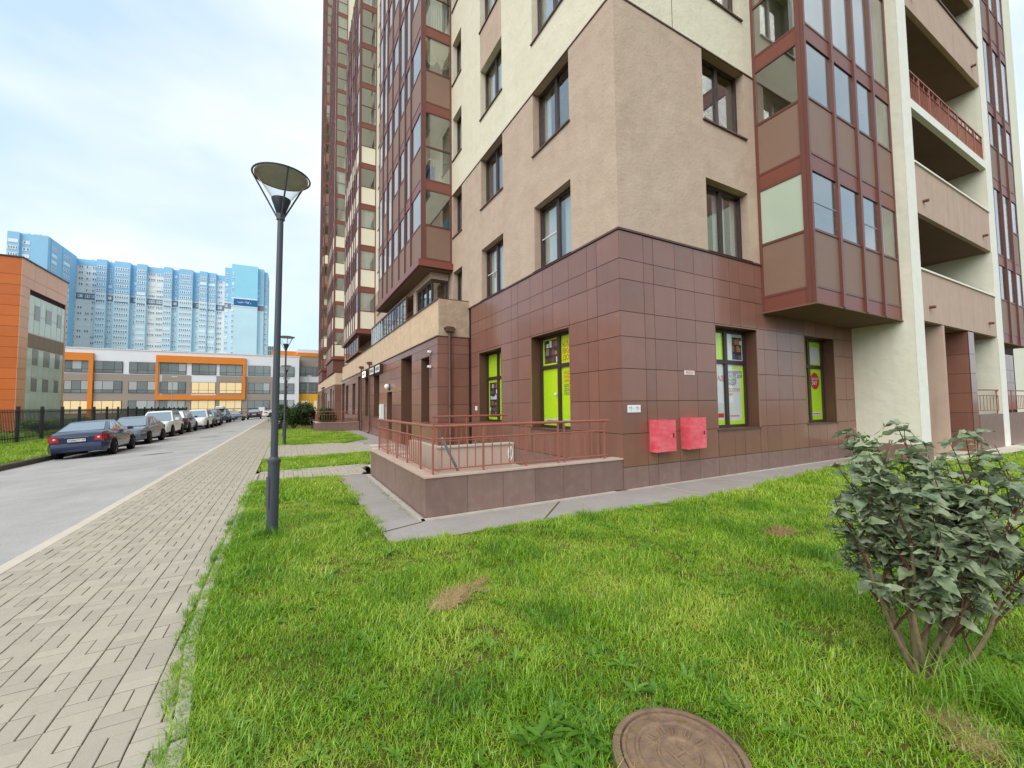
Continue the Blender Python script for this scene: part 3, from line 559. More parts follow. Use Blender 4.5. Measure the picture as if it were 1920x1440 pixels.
# ---- glazed bays
def bay(F, u0, u1, dep, zb, floors, muls, styles, ledge=True, detail=True, pm='panel_brown', panes=True):
    """floors of band / panel / glass between full-height mullions; styles[k] in p (panel+glass), g (full glass), c (full glass + curtain), w (cream panel + glass)"""
    ztop = zb + SH * floors
    root = part('glazed_bay', (lambda m: (fbox(m, F, u0, u0 + 0.07, dep - 0.07, dep + 0.012, zb, ztop), fbox(m, F, u1 - 0.07, u1, dep - 0.07, dep + 0.012, zb, ztop), fbox(m, F, u0 - 0.012, u0 + 0.06, 0.0, 0.07, zb, ztop), fbox(m, F, u0 - 0.02, u0 + 0.05, dep - 0.17, dep - 0.07, zb, ztop), m)[-1])(MB()), 'redbrown', BLD)
    for u in muls: fpart('mullion', F, u - 0.05, u + 0.05, dep - 0.05, dep + 0.055, zb, ztop, 'redbrown', root)
    ss = MB()
    for k in range(floors):
        z = zb + SH * k; st = styles[min(k, len(styles) - 1)]
        fbox(ss, F, u0 + 0.06, u1 - 0.06, 0.03, dep - 0.06, z + 0.1, z + 0.3)
        cells = [u0 + 0.07] + list(muls) + [u1 - 0.07]
        lowm = {'p': pm, 'w': 'panel_cream'}.get(st)
        zp = z + 1.67 if lowm else z + 0.37
        # side face (towards the camera)
        fpart('band', F, u0 + 0.0, u0 + 0.04, 0.07, dep - 0.17, z, z + 0.37, 'redband', root)
        if lowm: fpart('panel', F, u0 + 0.008, u0 + 0.03, 0.07, dep - 0.17, z + 0.37, zp, lowm, root)
        for zz in ((z + 0.37, zp, z + SH - 0.02) if lowm else (z + 0.37, z + 1.67, z + SH - 0.02)): fpart('rail', F, u0 - 0.008, u0 + 0.045, 0.07, dep - 0.17, zz - 0.03, zz + 0.03, 'redbrown', root)
        q = 'frosted' if (st == 'p' and F is B0 and k == 0) else 'glass_bay'
        fpart('pane', F, u0 + 0.012, u0 + 0.02, 0.07, dep - 0.17, zp, z + SH, q, root)
        # street face
        for i in range(len(cells) - 1):
            a, b = cells[i] + (0.05 if i else 0), cells[i + 1] - (0.05 if i < len(cells) - 2 else 0)
            if detail:
                fpart('band', F, a, b, dep - 0.04, dep, z, z + 0.37, 'redband', root)
                s2 = st if st in 'pw' else random.choice('ggp') if F is not B0 else st
                lm = {'p': 'panel_brown', 'w': 'panel_cream'}.get(s2); z2 = z + 1.67 if lm else z + 0.37
                if lm: fpart('panel', F, a, b, dep - 0.03, dep - 0.008, z + 0.37, z2, lm, root)
                for zz in ((z + 0.37, z2, z + SH - 0.02) if lm else (z + 0.37, z + SH - 0.02)): fpart('rail', F, a, b, dep - 0.045, dep + 0.012, zz - 0.025, zz + 0.025, 'redbrown', root)
                fpart('pane', F, a, b, dep - 0.02, dep - 0.012, z2, z + SH, 'glass_bay', root)
                if F is B0 and st in 'pc' and i % 2 == 0 and k == 0: fpart('sash_rail', F, a, b, dep - 0.012, dep - 0.004, z + 2.3, z + 2.325, 'galv', root)
                if F is B0 and st == 'c': curtain(F, a, b, dep - 0.3, z + 0.4, z + SH, root)
        if not detail:
            fpart('band', F, u0 + 0.07, u1 - 0.07, dep - 0.04, dep, z, z + 0.37, 'redband', root)
            if lowm: fpart('panel', F, u0 + 0.07, u1 - 0.07, dep - 0.03, dep - 0.008, z + 0.37, zp, lowm, root)
            fpart('pane', F, u0 + 0.07, u1 - 0.07, dep - 0.02, dep - 0.012, zp, z + SH, 'glass_bay', root)
        if st == 'c' and isinstance(F, FA): curtain(FB(u0), F.b - dep + 0.2, F.b - 0.1, -0.12, z + 0.45, z + SH - 0.1, root) if random.random() < 0.75 else None
    part('floor_slab', ss, 'ceiling', root)
    if ledge:
        m = MB(); fbox(m, F, u0 - 0.15, u1 + 0.1, -0.0, dep + 0.15, zb + 0.02, zb + 0.27); part('ledge', m, 'redband', root)
    m = MB(); fbox(m, F, u0 - 0.03, u1 + 0.03, 0.0, dep + 0.03, zb - 0.03, zb); part('soffit', m, 'soffit', root)
    return root
bb = bay(B0, 4.68, 9.18, 1.18, 3.83, 5, (5.87, 7.03, 8.08), ['p', 'p', 'c', 'c', 'c'], ledge=False)
b1 = bay(A0, 9.1, 17.3, 1.22, 6.83, 6, (10.54, 11.5, 12.6, 13.95, 15.1, 16.2), ['p', 'g', 'p', 'c', 'c', 'c'])
b2_ = bay(A0, 25.0, 33.2, 1.22, 6.83, 9, (26.4, 27.4, 28.5, 29.8, 31.0, 32.1), ['w', 'w', 'w', 'w', 'w', 'g', 'c', 'c', 'c', 'c'])
bay(A0, 43.1, 51.3, 1.22, 6.83, 15, (44.5, 45.5, 46.6, 47.9, 49.1, 50.2), ['w', 'w', 'w', 'w', 'w', 'g', 'c', 'g', 'g', 'g', 'g', 'g', 'c', 'c'], detail=False)
bay(A0, 59.0, 67.2, 1.22, 6.83, 22, (60.4, 61.4, 62.5, 63.8, 65.0, 66.1), ['p', 'w', 'p', 'g', 'p', 'w', 'p', 'c', 'p', 'g', 'p', 'g', 'c', 'p', 'g', 'p', 'g'], detail=False)
# things seen behind the side panes: a pleated fan blind, towels, a patterned box, curtains
SD = FB(9.1); m = MB()
for k in range(10): fquad(m, SD, -1.03 + k * 0.093, -0.94 + k * 0.093, -0.05 - 0.012 * (k % 2), 15.35, 15.95)
for cx in (-0.82, -0.32):
    for k in range(10):
        a0, a1 = math.pi + k * math.pi / 10, math.pi + (k + 1) * math.pi / 10; w_ = -0.05 - 0.012 * (k % 2)
        m.add([SD.p(cx, w_, 15.35), SD.p(cx + 0.25 * math.cos(a0), w_, 15.35 + 0.42 * math.sin(a0)), SD.p(cx + 0.25 * math.cos(a1), w_ - 0.01, 15.35 + 0.42 * math.sin(a1))], [(0, 1, 2)])
part('fan_blind', m, 'blind_cream', b1)
rb_ = part('inner_rail', MB().box(-1.0, -0.1, 9.3, 9.33, 11.2, 11.24), 'frame_white', b1)
for k in range(9): pbox('inner_baluster', -0.98 + k * 0.1, -0.965 + k * 0.1, 9.3, 9.315, 10.3, 11.2, 'frame_white', b1)
curtain(SD, -0.98, -0.62, -0.17, 10.4, 10.95, b1, 'towel_blue'); pbox('patterned_box', -0.34, -0.06, 9.16, 9.4, 8.5, 8.82, 'box_teal', b1)
for k in (0, 1, 2): curtain(FB(25.0), -1.0, -0.1, -0.1, 6.83 + SH * k + 1.7, 6.83 + SH * k + 3.0, b2_)
m = MB(); fbox(m, BLK, 30.4, 31.7, -0.58, -0.56, 1.3, 2.5); part('violet_lamp_panel', m, 'violet_glow', BLD)
# recessed storey under the first bay, and glazed terrace
m = MB(); m.box(-0.75, -0.03, 9.4, 17.2, 4.3, 5.5); m.box(-0.75, -0.03, 9.4, 17.2, 6.55, 6.8); m.box(-0.74, -0.5, 11.5, 11.95, 5.5, 6.55); part('recessed_wall', m, 'stucco_brown', BLD)
window(FA(-0.75), 9.45, 11.45, 5.5, 6.5, BLD, depth=0.12, mull=(0.33, 0.66)); window(FB(9.43), -0.72, -0.08, 5.5, 6.5, BLD, depth=0.06, mull=())
tr = part('glazed_terrace', (lambda m: (m.box(-1.09, -0.2, 11.95, 20.3, 6.35, 6.42), m.box(-1.08, -0.2, 11.95, 12.0, 5.285, 5.34), m)[-1])(MB()), 'metal_brown', BLD)
for k in range(15): pbox('mullion', -1.07, -1.01, 11.95 + k * 0.59, 12.01 + k * 0.59, 5.285, 6.35, 'frame_white' if k > 8 else 'redbrown', tr)
for k in range(14): pbox('pane', -1.05, -1.04, 12.01 + k * 0.59, 12.54 + k * 0.59, 5.3, 6.35, 'glass', tr)
m = MB(); m.box(-1.2, -0.03, 25.1, 33.0, 5.5, 5.62); part('lower_ledge', m, 'redband', BLD)
for k in range(7): pbox('mullion', -1.19, -1.1, 25.1 + k * 1.1, 25.2 + k * 1.1, 5.62, 6.83, 'redbrown', BLD)
pbox('pane', -1.15, -1.14, 25.2, 33.0, 5.62, 6.83, 'glass_bay', BLD)
m = MB(); m.box(-1.2, -0.03, 43.2, 51, 5.4, 6.83); part('lower_ledge', m, 'redbrown', BLD)
m = MB(); m.box(-1.2, -0.03, 59.1, 67, 5.4, 6.83); part('lower_ledge', m, 'redbrown', BLD)
# ---- cream cross walls, loggias with parapets and the railing
m = MB(); m.box(9.2, 9.8, -1.43, 1.6, 0.45, TOP); m.box(16.4, 17.05, -1.43, 1.6, 0.0, TOP); part('cross_wall', m, 'plaster_white', BLD)
m = MB(); m.box(9.195, 9.805, -1.445, -1.43, 0.45, TOP); m.box(16.395, 17.055, -1.445, -1.43, 0.0, TOP); part('wall_edge', m, 'plaster_edge', BLD)
m = MB(); m.box(9.19, 9.82, -1.47, 0.0, 0.0, 0.45); part('wall_plinth', m, 'tile_plinth', BLD)
LGB = [3.85 + SH * k for k in range(5)]
for k, z in enumerate(LGB):
    m = MB(); m.box(9.8, 16.4, -1.30, 1.6, z - 0.02, z + 0.2); part('loggia_slab', m, 'soffit', BLD)
    if k == 2:
        m = MB(); m.box(9.8, 16.4, -1.44, -1.30, z - 0.04, z + 0.22); part('slab_edge', m, 'plaster_edge', BLD)
        rl = MB()
        for (a, b) in ((z + 1.12, z + 1.16), (z + 0.9, z + 0.92), (z + 0.32, z + 0.34)): rl.box(9.8, 16.4, -1.40, -1.36, a, b)
        rl = part('loggia_railing', rl, 'rail_red', BLD)
        for i in range(54): pbox('baluster', 9.9 + i * 0.12, 9.918 + i * 0.12, -1.39, -1.37, z + 0.34, z + 0.9, 'rail_red', rl)
        for i in range(9): pbox('post', 9.82 + i * 0.815, 9.86 + i * 0.815, -1.40, -1.36, z + 0.22, z + 1.12, 'rail_red', rl)
        for i in range(18): pbox('short_baluster', 10.0 + i * 0.36, 10.018 + i * 0.36, -1.39, -1.37, z + 0.92, z + 1.12, 'rail_red', rl)
    else:
        m = MB(); m.box(9.8, 16.4, -1.42, -1.30, z, z + 1.42); lp = part('loggia_parapet', m, 'stucco_pink', BLD)
        m = MB(); m.box(9.8, 16.42, -1.46, -1.27, z + 1.42, z + 1.47); part('coping', m, 'plaster_edge' if k < 2 else 'metal_brown', lp)
        for x in (10.35, 15.6): q = MB(); q.tube([(x, -1.3, z + 0.42), (x, -1.55, z + 0.405)], 0.045, 10); part('drain_spout', q, 'redbrown', lp, smooth=True)
m = MB(); m.quad((9.8, 1.58, 0), (16.4, 1.58, 0), (16.4, 1.58, 20), (9.8, 1.58, 20)); part('loggia_back_wall', m, 'plaster_white', BLD)
m = MB(); m.box(11.24, 11.38, -1.42, 1.55, 0, 3.83); part('entrance_wall', m, 'stucco_pink', BLD)
pl = part('tiled_pillar', MB().box(13.44, 13.95, -1.40, 1.5, 0, 3.83), 'joint', BLD)
zz = [0, 0.62, 1.24, 1.86, 2.48, 3.1, 3.82]
tiles(FB(-1.40), [13.43, 13.96], zz, [], pl); tiles(FA(13.44), [-1.40, -0.4, 0.6, 1.5], zz, [], pl)
m = MB(); m.box(13.97, 25, -1.44, -1.25, 0, 1.15); part('entrance_parapet', m, 'tile_plinth', BLD)
bay(FB(0.0), 17.08, 21.6, 1.18, 3.83, 5, (18.2, 19.35, 20.5), ['p', 'c', 'p', 'c', 'p'], ledge=False)
m = MB(); m.quad((17.05, 0.0, 0), (26, 0.0, 0), (26, 0.0, TOP), (17.05, 0.0, TOP)); part('clad_wall', m, 'joint', BLD)
tiles(FB(-0.002), [17.06 + 0.62 * k for k in range(15)], [1.2, 1.82, 2.44, 3.06, 3.8], [], BLD)
# ---- drain pipes
for (x, y) in ((-0.75, 7.33), (-1.24, 19.9), (-1.24, 22.95), (-1.24, 55.0), (-1.24, 57.5)):
    m = MB(); m.tube([(x, y, 4.12), (x, y, 0.22), (x - 0.02, y - 0.05, 0.12), (x - 0.08, y - 0.12, 0.06)], 0.05, 10)
    o = part('drain_pipe', m, 'metal_brown', BLD, smooth=True)
    m = MB(); m.box(x - 0.13, x + 0.13, y - 0.1, y + 0.06, 4.13, 4.3); m.box(x - 0.2, x + 0.2, y - 0.02, y + 0.04, 4.22, 4.27); part('hopper', m, 'metal_brown', o)
    for z in (0.6, 1.6, 2.85): m = MB(); m.lathe([(0.058, z), (0.062, z + .02), (0.062, z + .06), (0.058, z + .08)], x, y, 12); part('pipe_bracket', m, 'metal_brown', o)
# ================================================================== THINGS BY THE BUILDING
RW = thing('ramp_wall', 'low brown tiled wall around the basement steps at the building corner', 'wall', (-3.8, 0, 0))
m = MB(); m.box(-3.78, -0.02, 0.02, 0.24, 0, 0.585); m.box(-3.78, -3.56, 0.24, 4.4, 0, 0.585); part('core', m, 'joint', RW)
for a, b in zip([-3.8, -3.15, -2.55, -1.957, -1.382, -0.783, -0.02], [-3.15, -2.55, -1.957, -1.382, -0.783, -0.02]): pbox('tile', a + .003, b - .003, 0.002, 0.02, 0.03, 0.58, 'tile_plinth', RW)
for k in range(7): pbox('tile', -3.80, -3.782, 0.004 + k * 0.628, 0.628 + k * 0.628, 0.03, 0.58, 'tile_plinth', RW)
m = MB(); m.box(-3.82, -0.02, -0.015, 0.27, 0.585, 0.61); m.box(-3.82, -3.53, 0.27, 4.41, 0.585, 0.61); part('coping', m, 'stucco_pink', RW)
m = MB(); m.poly([(-3.55, 0.25), (-0.05, 0.25), (-0.05, 4.4), (-3.55, 4.4)], 0.02); part('floor', m, 'concrete', RW)
IW = thing('stair_wall', 'rendered pinkish inner wall of the basement stair with drip stains', 'wall', (-2.9, 2.0, 0))
m = MB(); m.box(-2.9, -1.3, 1.98, 2.16, 0, 0.79); part('wall', m, 'stucco_pink', IW); m = MB(); m.box(-2.93, -1.27, 1.95, 2.19, 0.79, 0.82); part('coping', m, 'concrete', IW)
m = MB(); m.box(-2.9, -2.75, 2.16, 4.4, 0, 0.79); m.box(-2.74, -0.03, 4.2, 4.4, 0, 0.6); part('side_wall', m, 'stucco_pink', IW)
def railing(label, runs, z0, z1, zm, zl, posts, per, group=None, base=None, name='railing'):
    """runs: list of straight runs (ax, ay, bx, by); posts: parameter positions of posts in each run"""
    a0 = runs[0]; R = thing(name, label, 'railing', (a0[0], a0[1], z0), group)
    for (ax, ay, bx, by), ps, n in zip(runs, posts, per):
        A_, B_ = Vector((ax, ay, 0)), Vector((bx, by, 0)); d = (B_ - A_).normalized(); L = (B_ - A_).length
        e = A_ - d * 0.03; f = B_ + d * 0.03
        for nm, z, r in (('top_rail', z1, 0.023), ('upper_rail', zm, 0.012), ('lower_rail', zl, 0.012)):
            q = MB(); q.tube([(e.x if nm == 'top_rail' else A_.x, e.y if nm == 'top_rail' else A_.y, z), (f.x if nm == 'top_rail' else B_.x, f.y if nm == 'top_rail' else B_.y, z)], r, 8); part(nm, q, 'rail_red', R, smooth=True)
        for p in ps:
            c = A_ + d * p; pbox('post', c.x - .013, c.x + .013, c.y - .013, c.y + .013, z0, z1 - .01, 'rail_red', R)
        for p, q_, k in zip(ps, ps[1:], n):
            for i in range(k):
                c = A_ + d * (p + (q_ - p) * (i + 1) / (k + 1)); pbox('baluster', c.x - .007, c.x + .007, c.y - .007, c.y + .007, zl, zm, 'rail_red', R)
    return R
railing('red-brown metal railing standing on the low wall at the building corner', [(-3.65, 0.13, -0.27, 0.13), (-3.65, 0.13, -3.65, 4.3)], 0.61, 1.32, 1.13, 0.68,
        [[0, 0.82, 1.6, 2.25, 2.38, 3.3], [0.64, 1.48, 2.27, 3.1, 4.05]], [[5, 4, 3, 0, 5], [5, 5, 5, 6]])
railing('short red-brown railing behind the corner stair, in front of the drain pipe', [(-2.3, 4.3, -0.2, 4.3)], 0.6, 1.35, 1.16, 0.72, [[0.03, 0.9, 2.0]], [[5, 5]])
m = MB(); m.tube([(-3.42, 0.4, 1.12), (-3.12, 0.55, 0.62), (-2.98, 0.65, 0.35)], 0.022, 8); tag(part('handrail_pipe', m, 'galv', smooth=True), 'pale galvanised handrail sloping down beside the corner stair', 'handrail')
m = MB(); pts = [(-1.36 + 0.05 * math.sin(t * 0.55), 1.955, 0.60 + 0.15 * math.cos(t * 0.55)) for t in range(13)]; m.tube(pts, 0.012, 6); m.tube([(-1.36, 1.95, 0.75), (-1.37, 1.95, 0.55), (-1.33, 1.95, 0.47)], 0.01, 6)
tag(part('rope_coil', m, 'white_plastic', smooth=True), 'white rope loop hanging at the end of the stair wall', 'rope')
R2 = thing('ramp_wall', 'low brown wall of the far entrance beside the dark green bush', 'wall', (-3.8, 24, 0))
m = MB(); m.box(-3.85, -1.2, 24.0, 24.25, 0, 0.56); m.box(-3.85, -3.6, 24.25, 33, 0, 0.56); part('wall', m, 'tile_plinth', R2); m = MB(); m.box(-3.88, -1.2, 23.97, 24.28, 0.56, 0.59); m.box(-3.88, -3.57, 24.28, 33, 0.56, 0.59); part('coping', m, 'stucco_pink', R2)
railing('distant red-brown railing on the far entrance wall next to the bush', [(-3.7, 24.1, -1.3, 24.1), (-3.7, 24.1, -3.7, 32.8)], 0.59, 1.3, 1.12, 0.68, [[0, 0.8, 1.6, 2.4], [1.5, 3, 4.5, 6, 8.6]], [[4, 4, 4], [6, 6, 6, 8]])
railing('red-brown railing above the brown entrance wall at the right edge', [(14.0, -1.35, 24, -1.35)], 1.15, 1.97, 1.78, 1.28, [[0.1, 2.2, 4.0, 6.0, 8.0, 9.9]], [[5, 8, 8, 8, 8]])
# red boxes on the tiled wall
for (x0, x1, z0, z1, lab, worn) in ((0.67, 1.18, 0.685, 1.30, 'scratched pink-red metal cabinet on the tiled wall, nearer the building corner', True), (1.57, 2.10, 0.69, 1.325, 'plain pink-red metal cabinet on the tiled wall, nearer the shop window', False)):
    C = thing('wall_cabinet', lab, 'cabinet', ((x0 + x1) / 2, -0.02, z0), 'red cabinets on the tiled wall')
    part('body', MB().box(x0, x1, -0.22, -0.02, z0, z1), 'pink_red', C)
    part('door', MB().bev(x0 + 0.012, x1 - 0.012, -0.236, -0.22, z0 + 0.012, z1 - 0.012, 0.0), 'pink_red', C)
    part('rim', MB().box(x0 - 0.004, x1 + 0.004, -0.226, -0.214, z1, z1 + 0.008), 'pink_red', C)
    part('lock', MB().box(x1 - 0.1, x1 - 0.07, -0.242, -0.236, (z0 + z1) / 2 - 0.03, (z0 + z1) / 2 + 0.05), 'black_metal', C)
    for z in (z0 + 0.1, z1 - 0.14): part('hinge', MB().box(x0 + 0.0, x0 + 0.014, -0.245, -0.22, z, z + 0.05), 'pink_red', C)
def plate(name, lab, F, u0, u1, z0, z1, mat, extra=None, w=0.02):
    o = thing(name, lab, 'sign', F.p((u0 + u1) / 2, w, z0)); q = MB(); fbox(q, F, u0, u1, w, w + 0.012, z0, z1); part('plate', q, mat, o)
    if extra: extra(o)
    return o
def sx(o):
    q = MB(); fbox(q, B0, 1.77, 2.01, 0.032, 0.034, 2.262, 2.295); q2 = part('red_field', q, 'print_red', o)
    q = MB(); u = 1.79
    while u < 1.99: fquad(q, B0, u, u + 0.014, 0.0352, 2.270, 2.287); u += 0.022
    part('print', q, 'print_white', o); q = MB(); u = 1.77
    while u < 2.0: fquad(q, B0, u, u + 0.018, 0.0335, 2.238, 2.25); u += 0.026
    part('print', q, 'print_red', o)
plate('wall_sign', 'small white sign with red lettering between corner and shop window', B0, 1.735, 2.045, 2.226, 2.312, 'white_plastic', sx)
def sx2(o):
    for k in range(2):
        q = MB(); fbox(q, B0, 0.12 + k * 0.165, 0.265 + k * 0.165, 0.032, 0.034, 1.475, 1.59); f_ = part('field', q, 'print_white', o)
        q = MB(); fquad(q, B0, 0.13 + k * .165, 0.255 + k * .165, 0.0348, 1.529, 1.533); fquad(q, B0, 0.19 + k * .165, 0.194 + k * .165, 0.0348, 1.48, 1.585)
        for t in range(3): fquad(q, B0, 0.14 + k * .165 + t * .03, 0.155 + k * .165 + t * .03, 0.0348, 1.55, 1.565)
        part('print', q, 'print_grey', o)
plate('wall_sign', 'white marker plate with two printed fields near the building corner', B0, 0.105, 0.44, 1.462, 1.604, 'white_plastic', sx2)
plate('wall_sign', 'tiny white plate on the tiles left of the shop windows', A0, 6.7, 6.86, 1.46, 1.6, 'white_plastic')
# signs, cameras and lamps on the side block
for (y, lab, mt) in ((21.3, 'white and green shop sign between the drain pipes', 'lamp_glow'), (18.6, 'white shop sign box right of the drain pipes', 'white_plastic'), (16.9, 'dark framed shop sign box nearest the round lamp', 'white_plastic')):
    o = thing('shop_sign', lab, 'sign', (-1.2, y, 3.45), 'shop signs on the side block')
    part('box', MB().box(-1.34, -1.165, y - 0.62, y + 0.62, 3.42, 3.86), 'frame_dark', o); part('face', MB().box(-1.35, -1.34, y - 0.58, y + 0.58, 3.46, 3.82), mt, o)
    q = MB(); 
    for k in range(5): q.box(-1.354, -1.35, y - 0.45 + k * 0.19, y - 0.33 + k * 0.19, 3.55, 3.74)
    part('print', q, 'print_grey', o)
o = thing('bulkhead_lamp', 'round white bulkhead lamp above the low side door', 'lamp', (-1.2, 14.75, 2.5)); q = MB(); q.lathe([(0.0, 2.46), (0.08, 2.48), (0.13, 2.55), (0.13, 2.63), (0.08, 2.7), (0.0, 2.72)], -1.28, 14.75, 16); part('globe', q, 'white_plastic', o, smooth=True); part('base', MB().box(-1.2, -1.158, 14.68, 14.82, 2.4, 2.7), 'frame_dark', o)
for z, lab in ((3.5, 'upper white security camera on the block corner'), (2.98, 'lower white security camera on the block corner')):
    o = thing('security_camera', lab, 'camera', (-1.2, 8.1, z)); q = MB(); q.tube([(-1.24, 7.95, z), (-1.24, 8.16, z + 0.02)], 0.045, 12); part('body', q, 'white_plastic', o, smooth=True); part('bracket', MB().box(-1.25, -1.157, 8.1, 8.14, z + 0.02, z + 0.06), 'white_plastic', o)
    part('cable', MB().tube([(-1.165, 8.12, z - 0.4), (-1.165, 8.12, z)], 0.008, 6), 'frame_dark', o)
o = thing('white_tube_cover', 'white upright plastic cover standing beside the low side door', 'cover', (-1.3, 16.2, 1.0)); q = MB(); q.box(-1.34, -1.18, 15.95, 16.1, 0.95, 1.75); q.box(-1.34, -1.18, 16.2, 16.35, 0.95, 1.72); part('panel', q, 'white_plastic', o)
# ================================================================== STREET LAMPS
def lamp(x, y, label, tilt=0.0):
    o = thing('street_lamp', label, 'street lamp', (x, y, 0), 'street lamps along the pavement'); z0 = 0
    L = lambda name, mb, mat, sm=True: part(name, mb, mat, o, (x, y, 0), sm)
    q = MB(); q.lathe([(0.0, 0.0), (0.067, 0.0), (0.067, 0.93), (0.078, 0.93), (0.078, 0.965), (0.06, 0.975), (0.044, 1.0)], n=20); bs = L('base_post', q, 'grey_metal')
    q = MB(); q.box(-0.071, 0.005, -0.04, 0.04, 0.36, 0.75); hq = L('hatch', q, 'grey_metal', False)
    q = MB(); q.lathe([(0.042, 0.99), (0.035, 4.08), (0.05, 4.09), (0.05, 4.17), (0.04, 4.18)], n=16); L('pole', q, 'grey_metal')
    q = MB(); q.lathe([(0.045, 4.15), (0.06, 4.2), (0.115, 4.36), (0.112, 4.37), (0.0, 4.372)], n=24); L('lamp_cup', q, 'black_metal')
    q = MB(); q.lathe([(0.112, 4.37), (0.30, 4.66)], n=32); L('diffuser', q, 'clear')
    q = MB(); q.lathe([(0.0, 4.70), (0.1, 4.69), (0.2, 4.675), (0.315, 4.655), (0.315, 4.668), (0.2, 4.71), (0.0, 4.73)], n=36); L('reflector', q, 'shade_under')
    q = MB(); q.tube([(0.335 * math.cos(t * math.pi / 18), 0.335 * math.sin(t * math.pi / 18), 4.665) for t in range(37)], 0.012, 6, caps=False); L('ring', q, 'grey_metal')
    for k in range(3):
        t = k * 2 * math.pi / 3 + 0.35; q = MB(); q.tube([(0.04 * math.cos(t), 0.04 * math.sin(t), 4.12), (0.335 * math.cos(t), 0.335 * math.sin(t), 4.66)], 0.011, 6); L('strut', q, 'grey_metal')
    o.rotation_euler = (tilt, tilt * 0.6, 0.4); return o
lamp(-5.70, 0.30, 'tall dark grey street lamp with conical head on the near lawn', 0.008)
for k, lb in enumerate(('second street lamp with conical head, by the dark green bush', 'third street lamp in line, behind the bushy one', 'fourth street lamp in line along the pavement', 'most distant street lamp of the row')): lamp(-5.64, 14.4 + 14.1 * k, lb)
def pole_lamp(x, y, h, lab):
    o = thing('yard_lamp', lab, 'street lamp', (x, y, 0), 'thin lamps in front of the school'); q = MB(); q.tube([(x, y, 0), (x, y, h)], [0.07, 0.045], 8); part('pole', q, 'galv', o, smooth=True); q = MB(); q.box(x - 0.1, x + 0.55, y - 0.1, y + 0.1, h, h + 0.1); part('head', q, 'white_plastic', o)
pole_lamp(-20.6, 72, 6.3, 'thin pale lamp post in front of the orange framed windows'); pole_lamp(-2.4, 74, 7.0, 'thin lamp post before the grey school wing'); pole_lamp(-27, 46, 4.9, 'lamp arm beside the orange building')
# ================================================================== FENCE
FX = -18.3
F_ = thing('picket_fence', 'black metal picket fence on the left side of the road', 'fence', (FX, 14, -0.2))
for k in range(23):
    y = 14 + k * 2.5; pbox('post', FX - 0.06, FX + 0.06, y - 0.06, y + 0.06, -0.2, 1.82, 'black_metal', F_)
    for z in (0.1, 1.5): pbox('rail', FX - 0.015, FX + 0.015, y + 0.06, y + 2.44, z, z + 0.04, 'black_metal', F_)
fr = MB(); cnt = 0
for k in range(22):
    for i in range(1, 18):
        y = 14 + k * 2.5 + i * 2.5 / 18
        if cnt < 290 and y > 14.5: pbox('picket', FX - 0.012, FX + 0.012, y - 0.012, y + 0.012, -0.1, 1.66, 'black_metal', F_); cnt += 1
        else: fr.box(FX - 0.012, FX + 0.012, y - 0.012, y + 0.012, -0.1, 1.66)
tag(part('pickets', fr, 'black_metal', F_), kind='stuff')
# ================================================================== FAR BUILDINGS
M['sch_white'] = pmat('sch_white', lin(226, 228, 232), 0.7, 0.3, nscale=0.6, namt=0.15, ndark=lin(210, 212, 216))
M['sch_grey'] = pmat('sch_grey', lin(158, 146, 136), 0.7, 0.3, nscale=0.3, namt=0.2, stretch=(0.3, 0.3, 12))
M['orange'] = pmat('orange', lin(222, 132, 48), 0.55, 0.3, var=0.04, nscale=0.8, namt=0.15)
M['orange_dark'] = pmat('orange_dark', lin(202, 104, 36), 0.45, 0.4, var=0.06, nscale=0.8, namt=0.2, ndark=lin(176, 78, 18))
M['orange_sky_sheen'] = pmat('orange_sky_sheen', lin(236, 176, 136), 0.35, 0.7, var=0.05, nscale=0.8, namt=0.2, ndark=lin(226, 160, 120))  # same orange panels on the side face, sky sheen mixed into the colour
M['far_glass'] = pmat('far_glass', lin(126, 136, 136), 0.12, 0.8, var=0.16, nscale=0.5, namt=0.3, ndark=lin(92, 100, 102))
M['far_blind'] = pmat('far_blind', lin(172, 178, 176), 0.3, 0.5, var=0.1)
M['sky_reflect_glass'] = pmat('sky_reflect_glass', lin(206, 230, 224), 0.1, 0.8, var=0.07, nscale=0.6, namt=0.3, ndark=lin(186, 214, 208))  # stairwell panes: bright sky reflection painted into the base colour
M['warm'] = emat('warm', lin(232, 208, 158), 0.12)
M['yellow'] = pmat('yellow', lin(244, 182, 52), 0.6, 0.3)
# --- school
SC = thing('school_building', 'long three storey school with white and grey walls and orange frames', 'building', (-20, 84, 0)); SY = FB(84.0)
part('wall', MB().box(-36.5, -3.6, 84.0, 100, 0, 11.35), 'sch_white', SC)
part('roof_edge', MB().box(-36.6, -3.5, 83.9, 84.3, 11.35, 11.5), 'frame_white', SC)
def clad(a, b, c, d, mt, w=0.05, nm='wall_panel'): return fpart(nm, SY, a, b, 0.0, w, c, d, mt, SC)
clad(-32.85, -8.0, 0, 3.02, 'sch_grey'); 
for (a, b, c, d) in ((-36.4, -33.4, 0, 7.35), (-32.85, -25.15, 3.02, 7.35), (-24.3, -20.35, 3.9, 7.35), (-24.3, -12.75, 9.5, 9.52), (-16.75, -12.75, 3.9, 7.35), (-12.3, -8.0, 3.02, 7.35)):
    clad(a, b, c, d, 'sch_grey')
for (a, b, c, d) in ((-36.4, -32.88, 9.4, 10.62), (-33.4, -32.86, 0, 9.4), (-25.12, -12.34, 9.5, 10.7), (-25.12, -24.77, 3.9, 9.5), (-12.8, -12.34, 3.9, 9.5), (-25.12, -12.34, 3.1, 3.9)):
    clad(a, b, c, d, 'orange', 0.35, 'orange_frame')
part('orange_storey', MB().box(-8.3, 14, 86.5, 100, 11.3, 12.75), 'orange', SC)
